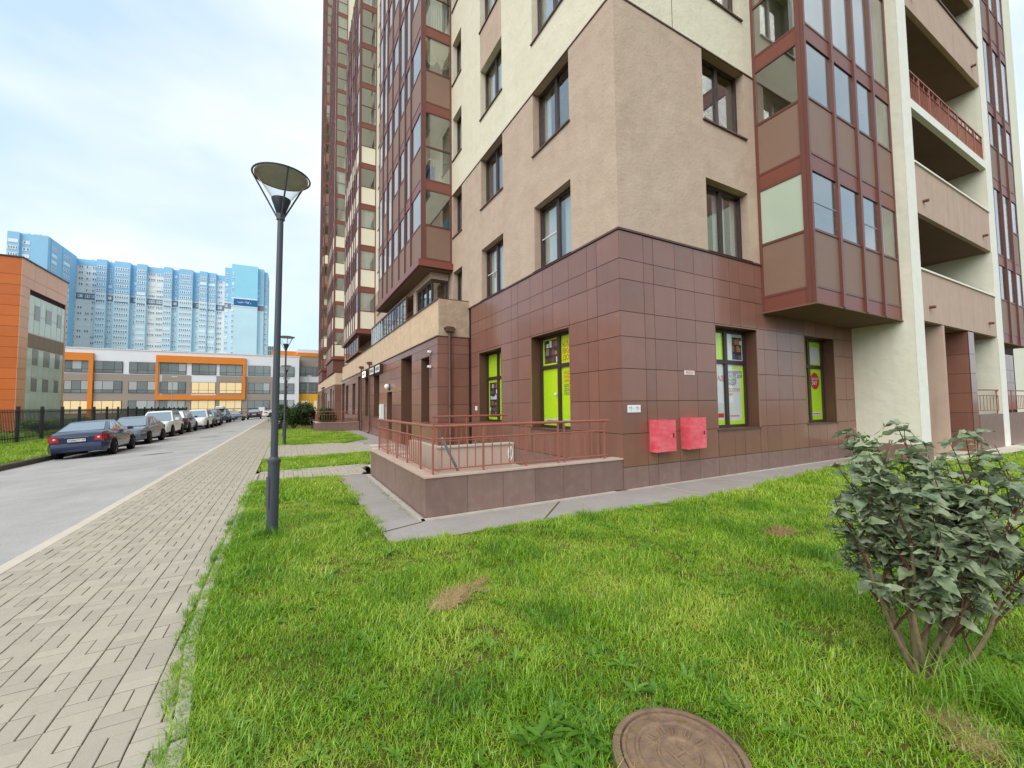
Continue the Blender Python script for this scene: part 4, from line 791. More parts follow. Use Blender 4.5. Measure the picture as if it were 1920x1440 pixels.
GW = thing('school_wing', 'grey school wing with yellow entrance strip right of the white wall', 'building', (5, 86, 0)); GY = FB(85.9)
part('wall', MB().box(-3.7, 25, 85.9, 100, 0, 12.1), 'sch_grey', GW); part('attic', MB().box(-4.0, 25, 86.0, 100, 12.1, 13.2), 'sch_white', GW); part('orange_band', MB().box(-3.95, 25, 85.8, 85.9, 11.75, 12.5), 'orange', GW)
part('white_band', MB().box(-3.4, 25, 85.84, 85.9, 6.6, 7.8), 'sch_white', GW); part('yellow_strip', MB().box(-3.7, 25, 85.6, 85.9, 0, 4.25), 'yellow', GW)
def school_window(F, u0, u1, z0, z1, parent, lit=False, n=3, w=0.06):
    q = MB(); fbox(q, F, u0, u1, w, w + 0.03, z0, z1); o = part('window', q, 'frame_dark', parent)
    ws = [0.3, 0.4, 0.3] if n == 3 else [1 / n] * n; u = u0 + 0.04; W_ = u1 - u0 - 0.08
    for k, t in enumerate(ws):
        b = u + W_ * t; mid = z0 + (z1 - z0) * 0.28
        mt = 'warm' if lit else 'far_glass'
        for (c, d) in ((z0 + 0.05, mid - 0.03), (mid + 0.03, z1 - 0.05)):
            fpart('pane', F, u + 0.03, b - 0.03, w + 0.03, w + 0.045, c, d, mt if not (not lit and d > mid + 0.1 and random.random() < 0.35) else 'far_blind', o)
        u = b
XS = [(-36.2, -33.4), (-32.8, -29.35), (-28.57, -25.1), (-24.58, -21.06), (-20.29, -16.8), (-16.28, -12.85), (-11.95, -8.45), (-7.94, -4.42)]
LIT = {(1, 4), (1, 5), (2, 0), (2, 1), (2, 4), (2, 5)}
for j, (c, d) in enumerate(((7.5, 9.42), (4.22, 6.2), (0.9, 3.0))):
    for i, (a, b) in enumerate(XS):
        school_window(SY, a, b, c, d, SC, (j, i) in LIT)
for (c, d) in ((7.75, 9.7), (4.4, 6.4)):
    for k in range(4): school_window(GY, -3.4 + k * 3.7, -0.3 + k * 3.7, c, d, GW, w=0.07)
for k in range(3): school_window(FB(85.6), -3.2 + k * 2.2, -1.6 + k * 2.2, 0.2, 3.0, GW, True, 2, w=0.02)
# --- orange building on the left
OB = thing('orange_building', 'orange panelled building with tall glass stairwell behind the fence', 'building', (-28, 44, 0))
part('core', MB().box(-60, -23.85, 40.05, 47.6, 0, 13.4), 'joint', OB)
jz = [0.0] + [0.79 + 0.81 * k for k in range(15)] + [13.47]
for j in range(len(jz) - 1):
    for (a, b) in ((-23.82, -25.4), (-25.4, -30), (-30, -36)): pbox('panel', b + .012, a - .012, 40.0, 40.05, jz[j] + .01, jz[j + 1] - .01, 'orange_dark', OB)
    hz = (jz[j] + jz[j + 1]) / 2
    segs = [(40.0, 47.6)] if (hz > 10.95 or hz < 0.6) else [(40.0, 41.28), (47.3, 47.6)]
    for (a, b) in segs:
        n = max(1, int((b - a) / 1.6))
        for k in range(n): pbox('panel', -23.85, -23.80, a + (b - a) * k / n + .01, a + (b - a) * (k + 1) / n - .01, jz[j] + .01, jz[j + 1] - .01, 'orange_sky_sheen', OB)
part('roof_edge', MB().box(-60, -23.72, 39.92, 47.7, 13.47, 13.57), 'frame_dark', OB)
cw = part('curtain_wall', MB().box(-23.9, -23.84, 41.28, 47.3, 0.7, 10.9), 'frame_white', OB)
ys = [41.3, 42.1, 43.0, 43.87, 44.88, 45.84, 46.67, 47.28]; zs = [0.8, 1.7, 3.1, 4.25, 5.25, 6.6, 7.8, 9.33, 10.88]
for i in range(7):
    for j in range(8):
        dark = (j in (1, 2, 4, 7) and i in (1, 3, 5)) and j in (2, 4, 7)
        z1_ = zs[j + 1] - .03 if not (j == 7) else 10.85
        pbox('pane', -23.84, -23.82, ys[i] + .03, ys[i + 1] - .03, zs[j] + .03, z1_, 'far_glass' if dark and j != 7 else ('sch_grey' if j == 5 else 'sky_reflect_glass'), cw)
for i in (1, 3, 5): pbox('vent_sash', -23.82, -23.80, ys[i] + .08, ys[i + 1] - .08, 9.0, 10.2, 'far_glass', cw)
# --- blue tower blocks
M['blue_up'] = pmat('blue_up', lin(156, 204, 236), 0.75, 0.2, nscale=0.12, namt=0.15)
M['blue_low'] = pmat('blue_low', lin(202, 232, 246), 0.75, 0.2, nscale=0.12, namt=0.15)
M['blue_cyan'] = pmat('blue_cyan', lin(158, 220, 244), 0.75, 0.2, nscale=0.1, namt=0.12)
M['blue_deep'] = pmat('blue_deep', lin(48, 108, 164), 0.75, 0.2)
M['band_grey'] = pmat('band_grey', lin(128, 140, 156), 0.8, 0.2)
M['far_white'] = pmat('far_white', lin(242, 243, 242), 0.75, 0.2, nscale=0.15, namt=0.15)
M['far_pane'] = pmat('far_pane', lin(112, 128, 150), 0.2, 0.6, var=0.2)
FLO = 2.92; ZT = 76.6; BANDZ = (56.0, 59.7)
def strip_window(n, w, h, seed):
    """window strip mesh: white frame with n panes, origin at its lower left front"""
    r = random.Random(seed); mb = MB(); mb.box(0, w, -0.12, 0.05, 0, h, 0); pw = w / n
    if r.random() < 0.9:
        for k in range(n): mb.box(pw * k + pw * 0.24, pw * (k + 1) - pw * 0.24, -0.16, -0.12, h * 0.2, h * 0.86, 1 if r.random() < 0.88 else 2)
    return mb.mesh('window', ['far_white', 'far_pane', 'sch_white'])
SWC = {}
def strip(n, w, h=1.45):
    s = random.randint(0, 4); k = (n, round(w, 2), h, s)
    if k not in SWC: SWC[k] = strip_window(n, w, h, s * 31 + n)
    return SWC[k]
def blue_column(B, x0, x1, yf, kind, top, z_lo=14, n=4, yb=285, wins=None, up='blue_up', low='blue_low', band=True):
    """one vertical slice of the facade; kind: bay / recess / white"""
    mb = MB(); um = {'white': ('far_white', 'far_white')}.get(kind, (up, low))
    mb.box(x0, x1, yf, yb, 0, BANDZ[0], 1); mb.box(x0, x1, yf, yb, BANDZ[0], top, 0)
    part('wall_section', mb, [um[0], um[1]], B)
    if band:
        q = MB(); q.box(x0 - .05, x1 + .05, yf - 0.12, yf + 0.1, BANDZ[0] - 0.5, BANDZ[0], 0); q.box(x0 - .05, x1 + .05, yf - 0.12, yf + 0.1, BANDZ[1] - 0.5, BANDZ[1], 0); q.box(x0 - .02, x1 + .02, yf - 0.05, yf + 0.1, BANDZ[0], BANDZ[1] - 0.5, 1)
        part('band', q, ['far_white', 'band_grey' if kind != 'bay' else low], B)
    if kind == 'white': q = MB(); q.box(x0, x1, yf - 0.06, yf + 0.1, top - 3.2, top, 0); part('attic_panel', q, [up], B)
    for (a, b, k) in (wins or [(x0 + 0.25, x1 - 0.25, n)]):
        z = top - 4.6
        while z > z_lo:
            part('window', strip(k, b - a), None, B, (a, yf, z)); z -= FLO
BM = thing('blue_apartment_block', 'long blue and white apartment block with rows of loggias behind the school', 'building', (-67, 270, 0))
cols = [(-98.4, -90.0, 272, 'white', [(-96.9, -95.2, 2), (-94.2, -92.5, 2), (-91.9, -90.3, 2)]), (-90.0, -86.1, 270, 'bay', [(-89.7, -86.4, 4)]), (-86.1, -83.3, 272, 'recess', [(-85.9, -84.5, 2)]), (-83.3, -77.2, 270, 'bay', [(-82.9, -77.6, 6)]),
        (-77.2, -74.7, 272, 'recess', [(-76.0, -74.8, 2)]), (-74.7, -70.7, 270, 'bay', [(-74.4, -71.0, 4)]), (-70.7, -63.9, 272, 'white', [(-70.3, -67.6, 4), (-67.0, -64.3, 4)]), (-63.9, -60.3, 270, 'bay', [(-63.6, -60.6, 4)]), (-60.3, -57.4, 272, 'recess', [(-59.9, -58.5, 2)]),
        (-57.4, -51.5, 270, 'bay', [(-57.0, -51.9, 6)]), (-51.5, -48.6, 272, 'recess', [(-50.1, -48.9, 2)]), (-48.6, -45.1, 270, 'bay', [(-48.3, -45.4, 4)]), (-45.1, -41.3, 271, 'bay', [(-44.8, -41.7, 4)]), (-41.3, -36.7, 272.5, 'white', [(-40.8, -38.6, 3)])]
for (a, b, yf, kd, ws) in cols: blue_column(BM, a, b, yf, kd, ZT - (0 if kd == 'bay' else 0.4), wins=ws, z_lo=16)
for x in (-95, -88, -82, -75, -68, -59, -50, -43): part('roof_vent', MB().box(x, x + 1.8, 275, 277, ZT - 1, ZT + 1.4), 'sch_white', BM)
BL = thing('blue_apartment_wing', 'blue wing of the far block rising above the orange building', 'building', (-103, 250, 0))
for (a, b, yf, kd, ws) in (((-109.2, -105.7, 242.5, 'bay', [(-108.9, -106.0, 4)]), (-105.7, -101.6, 243.5, 'recess', [(-105.0, -102.9, 2)]), (-101.6, -97.2, 242.8, 'plain', [])) if True else ()):
    mb = MB(); blue_column(BL, a, b, yf, kd, ZT, wins=ws or [(0, 0, 0)], z_lo=38, yb=270) if ws else part('wall_section', MB().box(a, b, yf, 270, 0, ZT), 'blue_up', BL)
for (y0, y1, xf) in ((245.2, 250.5, -97.0), (250.5, 255.8, -97.6), (255.8, 263, -97.0), (263, 271.9, -97.5)):
    part('wall_section', (lambda q: (q.box(-109, xf, y0, y1, 0, BANDZ[0], 1), q.box(-109, xf, y0, y1, BANDZ[0], ZT - 0.3, 0), q)[-1])(MB()), ['blue_up', 'blue_low'], BL)
    z = ZT - 5
    while z > 26:
        o = part('window', strip(4, y1 - y0 - 1.0), None, BL, (xf, y0 + 0.5, z)); o.rotation_euler = (0, 0, math.pi / 2); z -= FLO
for x in (-107, -103.5): part('roof_vent', MB().box(x, x + 2.5, 246, 249, ZT, ZT + 1.5), 'sch_white', BL)
BT = thing('blue_tower', 'light blue tower end with blank wall and dark band beside the lamp post', 'building', (-27, 262, 0)); TT = 80.6
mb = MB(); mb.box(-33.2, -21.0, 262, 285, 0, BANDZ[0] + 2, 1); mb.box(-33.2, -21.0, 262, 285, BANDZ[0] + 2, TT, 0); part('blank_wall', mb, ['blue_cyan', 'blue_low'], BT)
q = MB(); q.box(-33.2, -21.0, 261.85, 262.1, 57.2, 57.7, 0); q.box(-33.2, -21.0, 261.85, 262.1, 61.5, 62.0, 0); q.box(-32.0, -21.0, 261.9, 262.1, 57.7, 61.5, 1); part('band', q, ['far_white', 'blue_deep'], BT)
for (bx_, bz) in ((-26.2, 73.0), (-25.6, 72.4), (-26.9, 72.3), (-24.6, 66.0), (-23.9, 66.6)):   # painted birds
    q = MB(); q.add([(bx_, 261.97, bz), (bx_ - 0.6, 261.97, bz + 0.45), (bx_ - 0.15, 261.97, bz + 0.15), (bx_ + 0.6, 261.97, bz + 0.4), (bx_ + 0.15, 261.97, bz + 0.05)], [(0, 1, 2), (0, 2, 4), (2, 3, 4)]); part('painted_bird', q, 'far_white', BT)
q = MB()
for k in range(12): q.box(-30.4 + k * 0.55, -30.15 + k * 0.55, 261.87, 261.9, 59.0 + random.uniform(0, 1), 59.5 + random.uniform(0, 1.0))
part('painted_letters', q, 'far_white', BT)
blue_column(BT, -36.6, -33.2, 265, 'recess', TT - 1.6, wins=[(-36.3, -35.0, 2)], z_lo=16); blue_column(BT, -21.0, -18.1, 264, 'recess', TT - 0.4, wins=[(-20.8, -20.2, 1)], z_lo=60); blue_column(BT, -18.1, -16.3, 265.5, 'bay', TT - 1.5, wins=[(-17.8, -16.5, 2)], z_lo=16)
z = TT - 6
while z > 16: part('window', strip(2, 0.9), None, BT, (-33.0, 262, z)); z -= FLO
part('roof_vent', MB().box(-29, -26.5, 268, 270, TT, TT + 1.6), 'black_metal', BT)
GT = thing('glass_office_block', 'distant glass block between the blue tower and lamp post', 'building', (-13, 300, 0))
part('core', MB().box(-18, -12, 300, 315, 0, 41), 'far_glass', GT)
for k in range(7): part('mullion', MB().box(-18 + k * 0.98, -17.75 + k * 0.98, 299.8, 300, 0, 42 - k * 0.35), 'far_white', GT)
for k in range(5): part('spandrel', MB().box(-18, -12, 299.9, 300, 20 + k * 4.5, 20.4 + k * 4.5), 'far_white', GT)
# low rails in front of the school
o = thing('school_railing', 'low grey railing in front of the school entrance', 'railing', (-12, 80, 0))
for z in (0.9, 1.4): part('rail', MB().box(-15, -5, 80, 80.06, z, z + 0.06), 'grey_metal', o)
for k in range(9): part('post', MB().box(-15 + k * 1.24, -14.94 + k * 1.24, 80, 80.06, 0, 1.46), 'grey_metal', o)
o = thing('small_notice', 'small white notice board by the school railing', 'sign', (-9.5, 78, 0)); part('board', MB().box(-9.9, -9.0, 78, 78.05, 1.0, 1.7), 'white_plastic', o); part('post', MB().box(-9.5, -9.4, 78.05, 78.1, 0, 1.0), 'grey_metal', o)
# ================================================================== CARS
def paint(name, c, rough=0.28): M[name] = pmat(name, c, rough, 0.5, coat=0.8)
paint('paint_blue', lin(24, 38, 72)); paint('paint_grey', lin(92, 98, 108)); paint('paint_white', lin(226, 226, 222)); paint('paint_black', lin(20, 21, 24)); paint('paint_dark', lin(44, 50, 60)); paint('paint_teal', lin(34, 56, 66))
M['tyre'] = pmat('tyre', lin(26, 26, 27), 0.85, 0.2); M['rim'] = pmat('rim', lin(150, 152, 156), 0.35, 0.5, metal=0.6); M['car_glass'] = pmat('car_glass', lin(150, 164, 172), 0.05, 1.0, metal=0.55); M['tail'] = pmat('tail', lin(170, 20, 26), 0.15, 0.6, coat=0.5); M['head'] = pmat('head', lin(200, 206, 212), 0.08, 0.8)
SED = dict(L=4.55, st=[(-2.23, .70, .42, .86), (-2.2, .80, .33, .99), (-2.05, .86, .27, 1.06), (-1.6, .89, .23, 1.09), (-.9, .90, .21, 1.0), (0, .90, .20, .96), (.9, .90, .20, .95), (1.4, .89, .22, .93), (1.85, .86, .24, .85), (2.13, .78, .28, .74), (2.27, .62, .36, .6)],
           cab=(-1.78, 1.07, -0.85, 0.20, 1.10, 0.95, 1.46, .80, .60), wr=.315, wb=1.32, ty=.775)
SUV = dict(L=4.6, st=[(-2.28, .74, .50, .95), (-2.24, .86, .40, 1.12), (-2.0, .91, .32, 1.14), (-1.2, .93, .28, 1.10), (0, .93, .27, 1.08), (.9, .93, .27, 1.08), (1.4, .92, .28, 1.06), (1.9, .89, .31, 1.0), (2.18, .80, .36, .88), (2.3, .66, .45, .7)],
           cab=(-2.15, 1.12, -1.75, 0.15, 0.95, 1.07, 1.73, .86, .66), wr=.365, wb=1.38, ty=.79)
def car(spec, x, y, heading, mat, label, plate=None, front_plate=False, roofbox=False, rails=False, name='parked_car'):
    zc = 0.06 * (x + 8.15) if x < -8.15 else 0.0; o = thing(name, label, 'car', (x, y, zc), 'cars parked along the road'); LOC = (x, y, zc)
    P = lambda nm, mb, mt, par=None, sm=False: part(nm, mb, mt, par or o, LOC, sm)
    mb = MB(); rings = []
    for (yy, w, z0, z1) in spec['st']:
        h = z1 - z0; half = [(0, z0), (w * .82, z0), (w * .97, z0 + .09), (w, z0 + h * .42), (w * .985, z0 + h * .62), (w * .955, z0 + h * .82), (w * .88, z1 - .02), (w * .7, z1 + .005), (0, z1 + .02)]
        rings.append([(a, yy, b) for a, b in half] + [(-a, yy, b) for a, b in half[-2:0:-1]])
    n = len(rings[0]); vs = [p for r in rings for p in r]; fs = [(i * n + k, i * n + (k + 1) % n, (i + 1) * n + (k + 1) % n, (i + 1) * n + k) for i in range(len(rings) - 1) for k in range(n)]
    fs += [tuple(range(n)), tuple((len(rings) - 1) * n + k for k in range(n - 1, -1, -1))]
    mb.add(vs, fs); body = P('body', mb, mat, sm=True)
    b0, zb0, r0, r1, b1, zb1, zr, wb_, wr_ = spec['cab']
    q = lambda s, y_, z_: Vector((s, y_, z_))
    mb = MB(); N = 8; vs = []
    for yy, w, z in ((b0, wb_, zb0 - .04), (r0, wr_, zr - .03), (r0 + .12, wr_ - .03, zr), (r1 - .12, wr_ - .03, zr + .012), (r1, wr_, zr - .02), (b1, wb_, zb1 - .04)):
        vs += [(-w, yy, z), (-w * .6, yy, z + .02), (w * .6, yy, z + .02), (w, yy, z)]
    fs = [(i * 4 + k, i * 4 + k + 1, i * 4 + 5 + k, i * 4 + 4 + k) for i in range(5) for k in range(3)]
    base = len(vs)
    fs += [(0, 4, 8, 12, 16, 20), (3, 23, 19, 15, 11, 7)]; mb.add(vs, fs); P('cabin', mb, mat, sm=True)
    def pane(nm, A_, B_, C_, D_, s0, s1, t0, t1, off, mt='car_glass'):
        Q = lambda s, t: (A_.lerp(B_, s)).lerp(D_.lerp(C_, s), t)
        nr = (B_ - A_).cross(D_ - A_).normalized() * off
        m_ = MB(); c = [Q(s0, t0), Q(s1, t0), Q(s1, t1), Q(s0, t1)]; m_.add([a + nr for a in c] + [a - nr * .5 for a in c], [(0, 1, 2, 3), (4, 5, 1, 0), (5, 6, 2, 1), (6, 7, 3, 2), (7, 4, 0, 3)]); return P(nm, m_, mt)
    RL, RR, FL, FR = q(-wb_, b0, zb0), q(wb_, b0, zb0), q(-wb_, b1, zb1), q(wb_, b1, zb1); rl, rr, fl, fr = q(-wr_, r0, zr - .03), q(wr_, r0, zr - .03), q(-wr_, r1, zr - .03), q(wr_, r1, zr - .03)
    pane('rear_window', RL, RR, rr, rl, .07, .93, .06, .92, .02); pane('windscreen', FR, FL, fl, fr, .06, .94, .05, .93, .02)
    segs = [(.10, .30), (.33, .58), (.61, .90)] if spec is SED else [(.05, .22), (.25, .55), (.58, .88)]
    for (s0, s1) in segs: pane('side_window', RR, FR, fr, rr, s0, s1, .06, .88, .012); pane('side_window', FL, RL, rl, fl, 1 - s1, 1 - s0, .06, .88, .012)
    for sx in (-1, 1):
        for sy in (-1, 1):
            cx, cy, r = sx * spec['ty'], sy * spec['wb'], spec['wr']
            m_ = MB(); m_.lathe([(r * 1.22, -.02), (r * 1.22, .142)], n=20); m_.add([(r * 1.22 * math.cos(k * math.pi / 10), r * 1.22 * math.sin(k * math.pi / 10), .142) for k in range(20)], [tuple(range(20))])
            m_.v = [(cx + sx * c, cy + a, max(r + b, .12)) for a, b, c in m_.v]; P('wheel_arch', m_, 'tyre')
            m_ = MB(); m_.lathe([(r * .64, .10), (r * .66, .152), (r * .93, .158), (r, .13), (r, -.06), (r * .6, -.08)], n=24); m_.v = [(cx + sx * c, cy + a, r + b) for a, b, c in m_.v]; wh = P('wheel', m_, 'tyre', sm=True)
            m_ = MB(); m_.lathe([(0, .135), (r * .2, .14), (r * .24, .115), (r * .52, .125), (r * .66, .15)], n=10); m_.v = [(cx + sx * c, cy + a, r + b) for a, b, c in m_.v]; P('rim', m_, 'rim', wh)
    f = spec['st']; yr, yf = f[1][0], f[-2][0]; zr_ = f[1][3]; zf = f[-2][3]
    for sx in (-1, 1):
        z_a, z_b = zr_ - .29, zr_ - .07; m_ = MB(); m_.add([(sx * .50, yr - .045, z_a), (sx * .74, yr - .04, z_a), (sx * .86, yr + .1, z_a + .02), (sx * .89, yr + .32, z_a + .1), (sx * .885, yr + .3, z_b), (sx * .85, yr + .08, z_b), (sx * .72, yr - .035, z_b), (sx * .54, yr - .04, z_b - .01), (sx * .6, yr + .3, z_a + .1)], [(0, 1, 6, 7), (1, 2, 5, 6), (2, 3, 4, 5), (7, 6, 5, 4, 8), (0, 1, 2, 3, 8), (0, 7, 8)]); P('taillight', m_, 'tail')
        m_ = MB(); m_.lathe([(0, -.055), (.045, -.05), (.05, -.03)], n=10); m_.v = [(sx * .64 + a, yr + c, zr_ - .17 + b * .8) for a, b, c in m_.v]; P('reverse_lamp', m_, 'head')
        m_ = MB(); m_.add([(sx * .40, yf + .07, zf - .14), (sx * .74, yf - .02, zf - .14), (sx * .82, yf - .34, zf - .02), (sx * .80, yf - .36, zf + .06), (sx * .70, yf - .03, zf - .02), (sx * .40, yf + .06, zf - .06), (sx * .5, yf - .2, zf - .1)], [(0, 1, 4, 5), (1, 2, 3, 4), (0, 5, 6), (5, 4, 3, 6), (0, 1, 2, 6)]); P('headlight', m_, 'head')
        m_ = MB(); m_.bev(*sorted((sx * (wb_ + .06), sx * (wb_ + .26))), b1 - .42, b1 - .26, zb1 + .02, zb1 + .17, .03); P('mirror', m_, mat)
        for yy in (-.62, .42): m_ = MB(); m_.box(*sorted((sx * .905, sx * .93)), yy, yy + .2, .86, .885); P('handle', m_, mat)
        m_ = MB(); m_.box(*sorted((sx * .85, sx * .905)), -.95, .95, .24, .30); P('sill_trim', m_, 'tyre')
    for sg, y_, nm in ((-1, yr, 'rear_bumper'), (1, yf, 'front_bumper')):
        pr_ = [(-.88, y_ - sg * .32), (-.86, y_ - sg * .1), (-.72, y_ + sg * .09), (-.35, y_ + sg * .145), (.35, y_ + sg * .145), (.72, y_ + sg * .09), (.86, y_ - sg * .1), (.88, y_ - sg * .32)]; m_ = MB(); k_ = len(pr_); zb_ = f[0][2] - .12
        m_.add([(a, b, zb_) for a, b in pr_] + [(a * 1.01, b + sg * .02, zb_ + .14) for a, b in pr_] + [(a, b, zb_ + .30) for a, b in pr_] + [(a * .95, b - sg * .05, zb_ + .335) for a, b in pr_], [(j * k_ + i, j * k_ + i + 1, (j + 1) * k_ + i + 1, (j + 1) * k_ + i) for j in range(3) for i in range(k_ - 1)] + [tuple(range(3 * k_, 4 * k_)), tuple(range(k_ - 1, -1, -1))]); P(nm, m_, mat, sm=True)
    m_ = MB(); m_.box(-.66, .66, yr - .1, yr + .3, f[0][2] - .15, f[0][2] - .115); P('bumper_trim', m_, 'tyre'); m_ = MB(); m_.box(-.42, .42, yf + .0, yf + .13, zf - .34, zf - .2); m_.box(-.6, .6, yf + .02, yf + .1, .34, .44); P('grille', m_, 'tyre')
    m_ = MB(); m_.box(-.36, .36, yr - .055, yr + .1, zr_ - .13, zr_ - .115); P('trunk_trim', m_, 'rim')
    m_ = MB(); m_.box(-.26, .26, yr - .065, yr, zr_ - .30, zr_ - .19); pl_ = P('number_plate', m_, 'white_plastic')
    if plate:
        me = text_mesh(plate, .1, 'print_dark', 0.002); t = link(bpy.data.objects.new('plate_lettering', me), pl_, LOC); t.location = (-.24, yr - .069, zr_ - .195); t.rotation_euler = (math.pi / 2, 0, 0)
    m_ = MB(); m_.box(-.26, .26, yf + .15, yf + .17, .40, .51); P('number_plate', m_, 'white_plastic')
    if rails:
        for sx in (-1, 1): m_ = MB(); m_.tube([(sx * (wr_ - .03), r0 + .1, zr), (sx * (wr_ - .03), r0 + .25, zr + .07), (sx * (wr_ - .03), r1 - .25, zr + .07), (sx * (wr_ - .03), r1 - .1, zr)], .018, 6); P('roof_rail', m_, 'rim')
    if roofbox:
        m_ = MB(); m_.bev(-.42, .42, -1.1, .6, zr + .08, zr + .42, .12); P('roof_box', m_, 'paint_white'); m_ = MB(); m_.box(-.55, .55, -.7, -.64, zr, zr + .08); m_.box(-.55, .55, .1, .16, zr, zr + .08); P('roof_bar', m_, 'tyre')
    o.rotation_euler = (0, (-0.06 if abs(heading) < 1 else 0.06 if heading > 2 else 0) if x < -8.15 else 0, heading); return o
PI = math.pi
sed = car(SED, -12.65, 18.3, 0.03, 'paint_blue', 'dark blue sedan seen from behind, nearest of the parked cars', plate='K606CY147')
sed.scale = (0.96, 0.96, 0.96)
car(SED, -12.85, 24.2, PI, 'paint_grey', 'grey sedan facing the camera right behind the blue sedan')
car(SUV, -13.1, 30.6, PI, 'paint_white', 'white off-roader with roof rails facing the camera', rails=True)
car(SUV, -13.1, 36.0, 0, 'paint_black', 'black car with red tail lights between two white cars')
car(SUV, -12.65, 41.2, PI, 'paint_white', 'second white car, facing the camera behind the black car')
car(SED, -12.65, 46.4, PI, 'paint_dark', 'dark grey car parked behind the second white car')
car(SUV, -13.1, 51.6, PI, 'paint_dark', 'dark off-roader in front of the car with roof box')
car(SUV, -12.9, 57.6, PI, 'paint_teal', 'dark car carrying a white roof box', roofbox=True)
car(SED, -12.3, 63.8, PI + 0.5, 'paint_dark', 'dark sedan standing askew at the end of the row')
car(SED, -9.9, 68.0, 0.05, 'paint_black', 'black sedan seen from behind at the end of the road')
car(SED, -6.8, 73.5, -1.3, 'paint_white', 'white sedan crossing at the far end of the road')
# ================================================================== MANHOLE
MX, MY = -3.98, -4.47
o = thing('manhole', 'round rusty iron manhole cover set in the grass', 'manhole', (MX, MY, 0))
q = MB(); q.lathe([(0.3204, -0.02), (0.3160, 0.045), (0.2937, 0.055), (0.2803, 0.055), (0.2777, 0.035), (0.2715, 0.035)], MX, MY, 48); part('frame', q, 'rust', o, smooth=True)
q = MB(); q.lathe([(0.2715, 0.03), (0.2688, 0.05), (0.2536, 0.055), (0.2492, 0.045), (0.2092, 0.045), (0.2047, 0.056), (0.1913, 0.056), (0.1869, 0.046), (0.1068, 0.046), (0.1032, 0.055), (0.0943, 0.055), (0.0890, 0.047), (0.0000, 0.047)], MX, MY, 48); part('cover', q, 'rust', o, smooth=True)
q = MB()
for k in range(14):
    if k in (5, 6, 7, 12, 13): continue
    t = k * 2 * PI / 14; c, s = math.cos(t), math.sin(t); c0 = Vector((MX + .147 * c, MY + .147 * s, 0)); u_ = Vector((-s, c, 0)) * .014; v_ = Vector((c, s, 0)) * .022
    for (a, b) in ((-1, -.5), (.4, .9)):
        q.add([(c0 + u_ * a - v_).to_tuple()[:2] + (.046,), (c0 + u_ * b - v_).to_tuple()[:2] + (.046,), (c0 + u_ * b + v_).to_tuple()[:2] + (.046,), (c0 + u_ * a + v_).to_tuple()[:2] + (.046,),
               (c0 + u_ * a - v_).to_tuple()[:2] + (.053,), (c0 + u_ * b - v_).to_tuple()[:2] + (.053,), (c0 + u_ * b + v_).to_tuple()[:2] + (.053,), (c0 + u_ * a + v_).to_tuple()[:2] + (.053,)], [(4, 5, 6, 7), (0, 1, 5, 4), (1, 2, 6, 5), (2, 3, 7, 6), (3, 0, 4, 7)])
for (x0, x1, y0, y1) in ((-.04, -.028, -.05, .05), (-.028, .03, -.006, .006), (.03, .042, -.05, .05)): q.box(MX + x0, MX + x1, MY + y0, MY + y1, .046, .054)
tag(part('raised_marks', q, 'rust', o), kind='stuff'); o.scale = (.94, .94, 1)
# ================================================================== BUSHES
def leafmat(name, c1, c2, powder=None, trans=0.25, gloss=0.35):
    m = bpy.data.materials.new(name); m.use_nodes = True; n, l = m.node_tree.nodes, m.node_tree.links; b = n['Principled BSDF']
    geo = n.new('ShaderNodeNewGeometry'); oi = n.new('ShaderNodeObjectInfo'); ad = n.new('ShaderNodeMath'); l.new(oi.outputs['Random'], ad.inputs[0]); l.new(geo.outputs['Random Per Island'], ad.inputs[1])
    fr = n.new('ShaderNodeMath'); fr.operation = 'FRACT'; l.new(ad.outputs[0], fr.inputs[0])
    mi = n.new('ShaderNodeMixRGB'); l.new(fr.outputs[0], mi.inputs[0]); mi.inputs[1].default_value = (*c1, 1); mi.inputs[2].default_value = (*c2, 1); c = mi.outputs[0]
    if powder:
        t = n.new('ShaderNodeTexNoise'); t.inputs['Scale'].default_value = 22; t.inputs['Detail'].default_value = 5; l.new(geo.outputs['Position'], t.inputs['Vector'])
        rp = n.new('ShaderNodeValToRGB'); rp.color_ramp.elements[0].position = .42; rp.color_ramp.elements[1].position = .75; l.new(t.outputs['Fac'], rp.inputs['Fac'])
        mu = n.new('ShaderNodeMath'); mu.operation = 'MULTIPLY'; mu.inputs[1].default_value = .6; l.new(rp.outputs['Color'], mu.inputs[0])
        m2 = n.new('ShaderNodeMixRGB'); l.new(mu.outputs[0], m2.inputs[0]); l.new(c, m2.inputs[1]); m2.inputs[2].default_value = (*powder, 1); c = m2.outputs[0]
        bp = n.new('ShaderNodeBump'); bp.inputs['Strength'].default_value = .35; bp.inputs['Distance'].default_value = .01; t2 = n.new('ShaderNodeTexNoise'); t2.inputs['Scale'].default_value = 60; l.new(geo.outputs['Position'], t2.inputs['Vector']); l.new(t2.outputs['Fac'], bp.inputs['Height']); l.new(bp.outputs['Normal'], b.inputs['Normal'])
    l.new(c, b.inputs['Base Color']); b.inputs['Roughness'].default_value = gloss + .2; b.inputs['Specular IOR Level'].default_value = .35
    tr = n.new('ShaderNodeBsdfTranslucent'); l.new(c, tr.inputs['Color']); ms = n.new('ShaderNodeMixShader'); ms.inputs[0].default_value = trans; o_ = n['Material Output']
    l.new(b.outputs[0], ms.inputs[1]); l.new(tr.outputs[0], ms.inputs[2]); l.new(ms.outputs[0], o_.inputs['Surface']); return m
M['leaf_grey'] = leafmat('leaf_grey', lin(88, 112, 74), lin(150, 162, 118), lin(194, 200, 184))
M['leaf_dark'] = leafmat('leaf_dark', lin(44, 66, 34), lin(74, 96, 44)); M['leaf_green'] = leafmat('leaf_green', lin(92, 132, 44), lin(120, 158, 60), trans=.35)
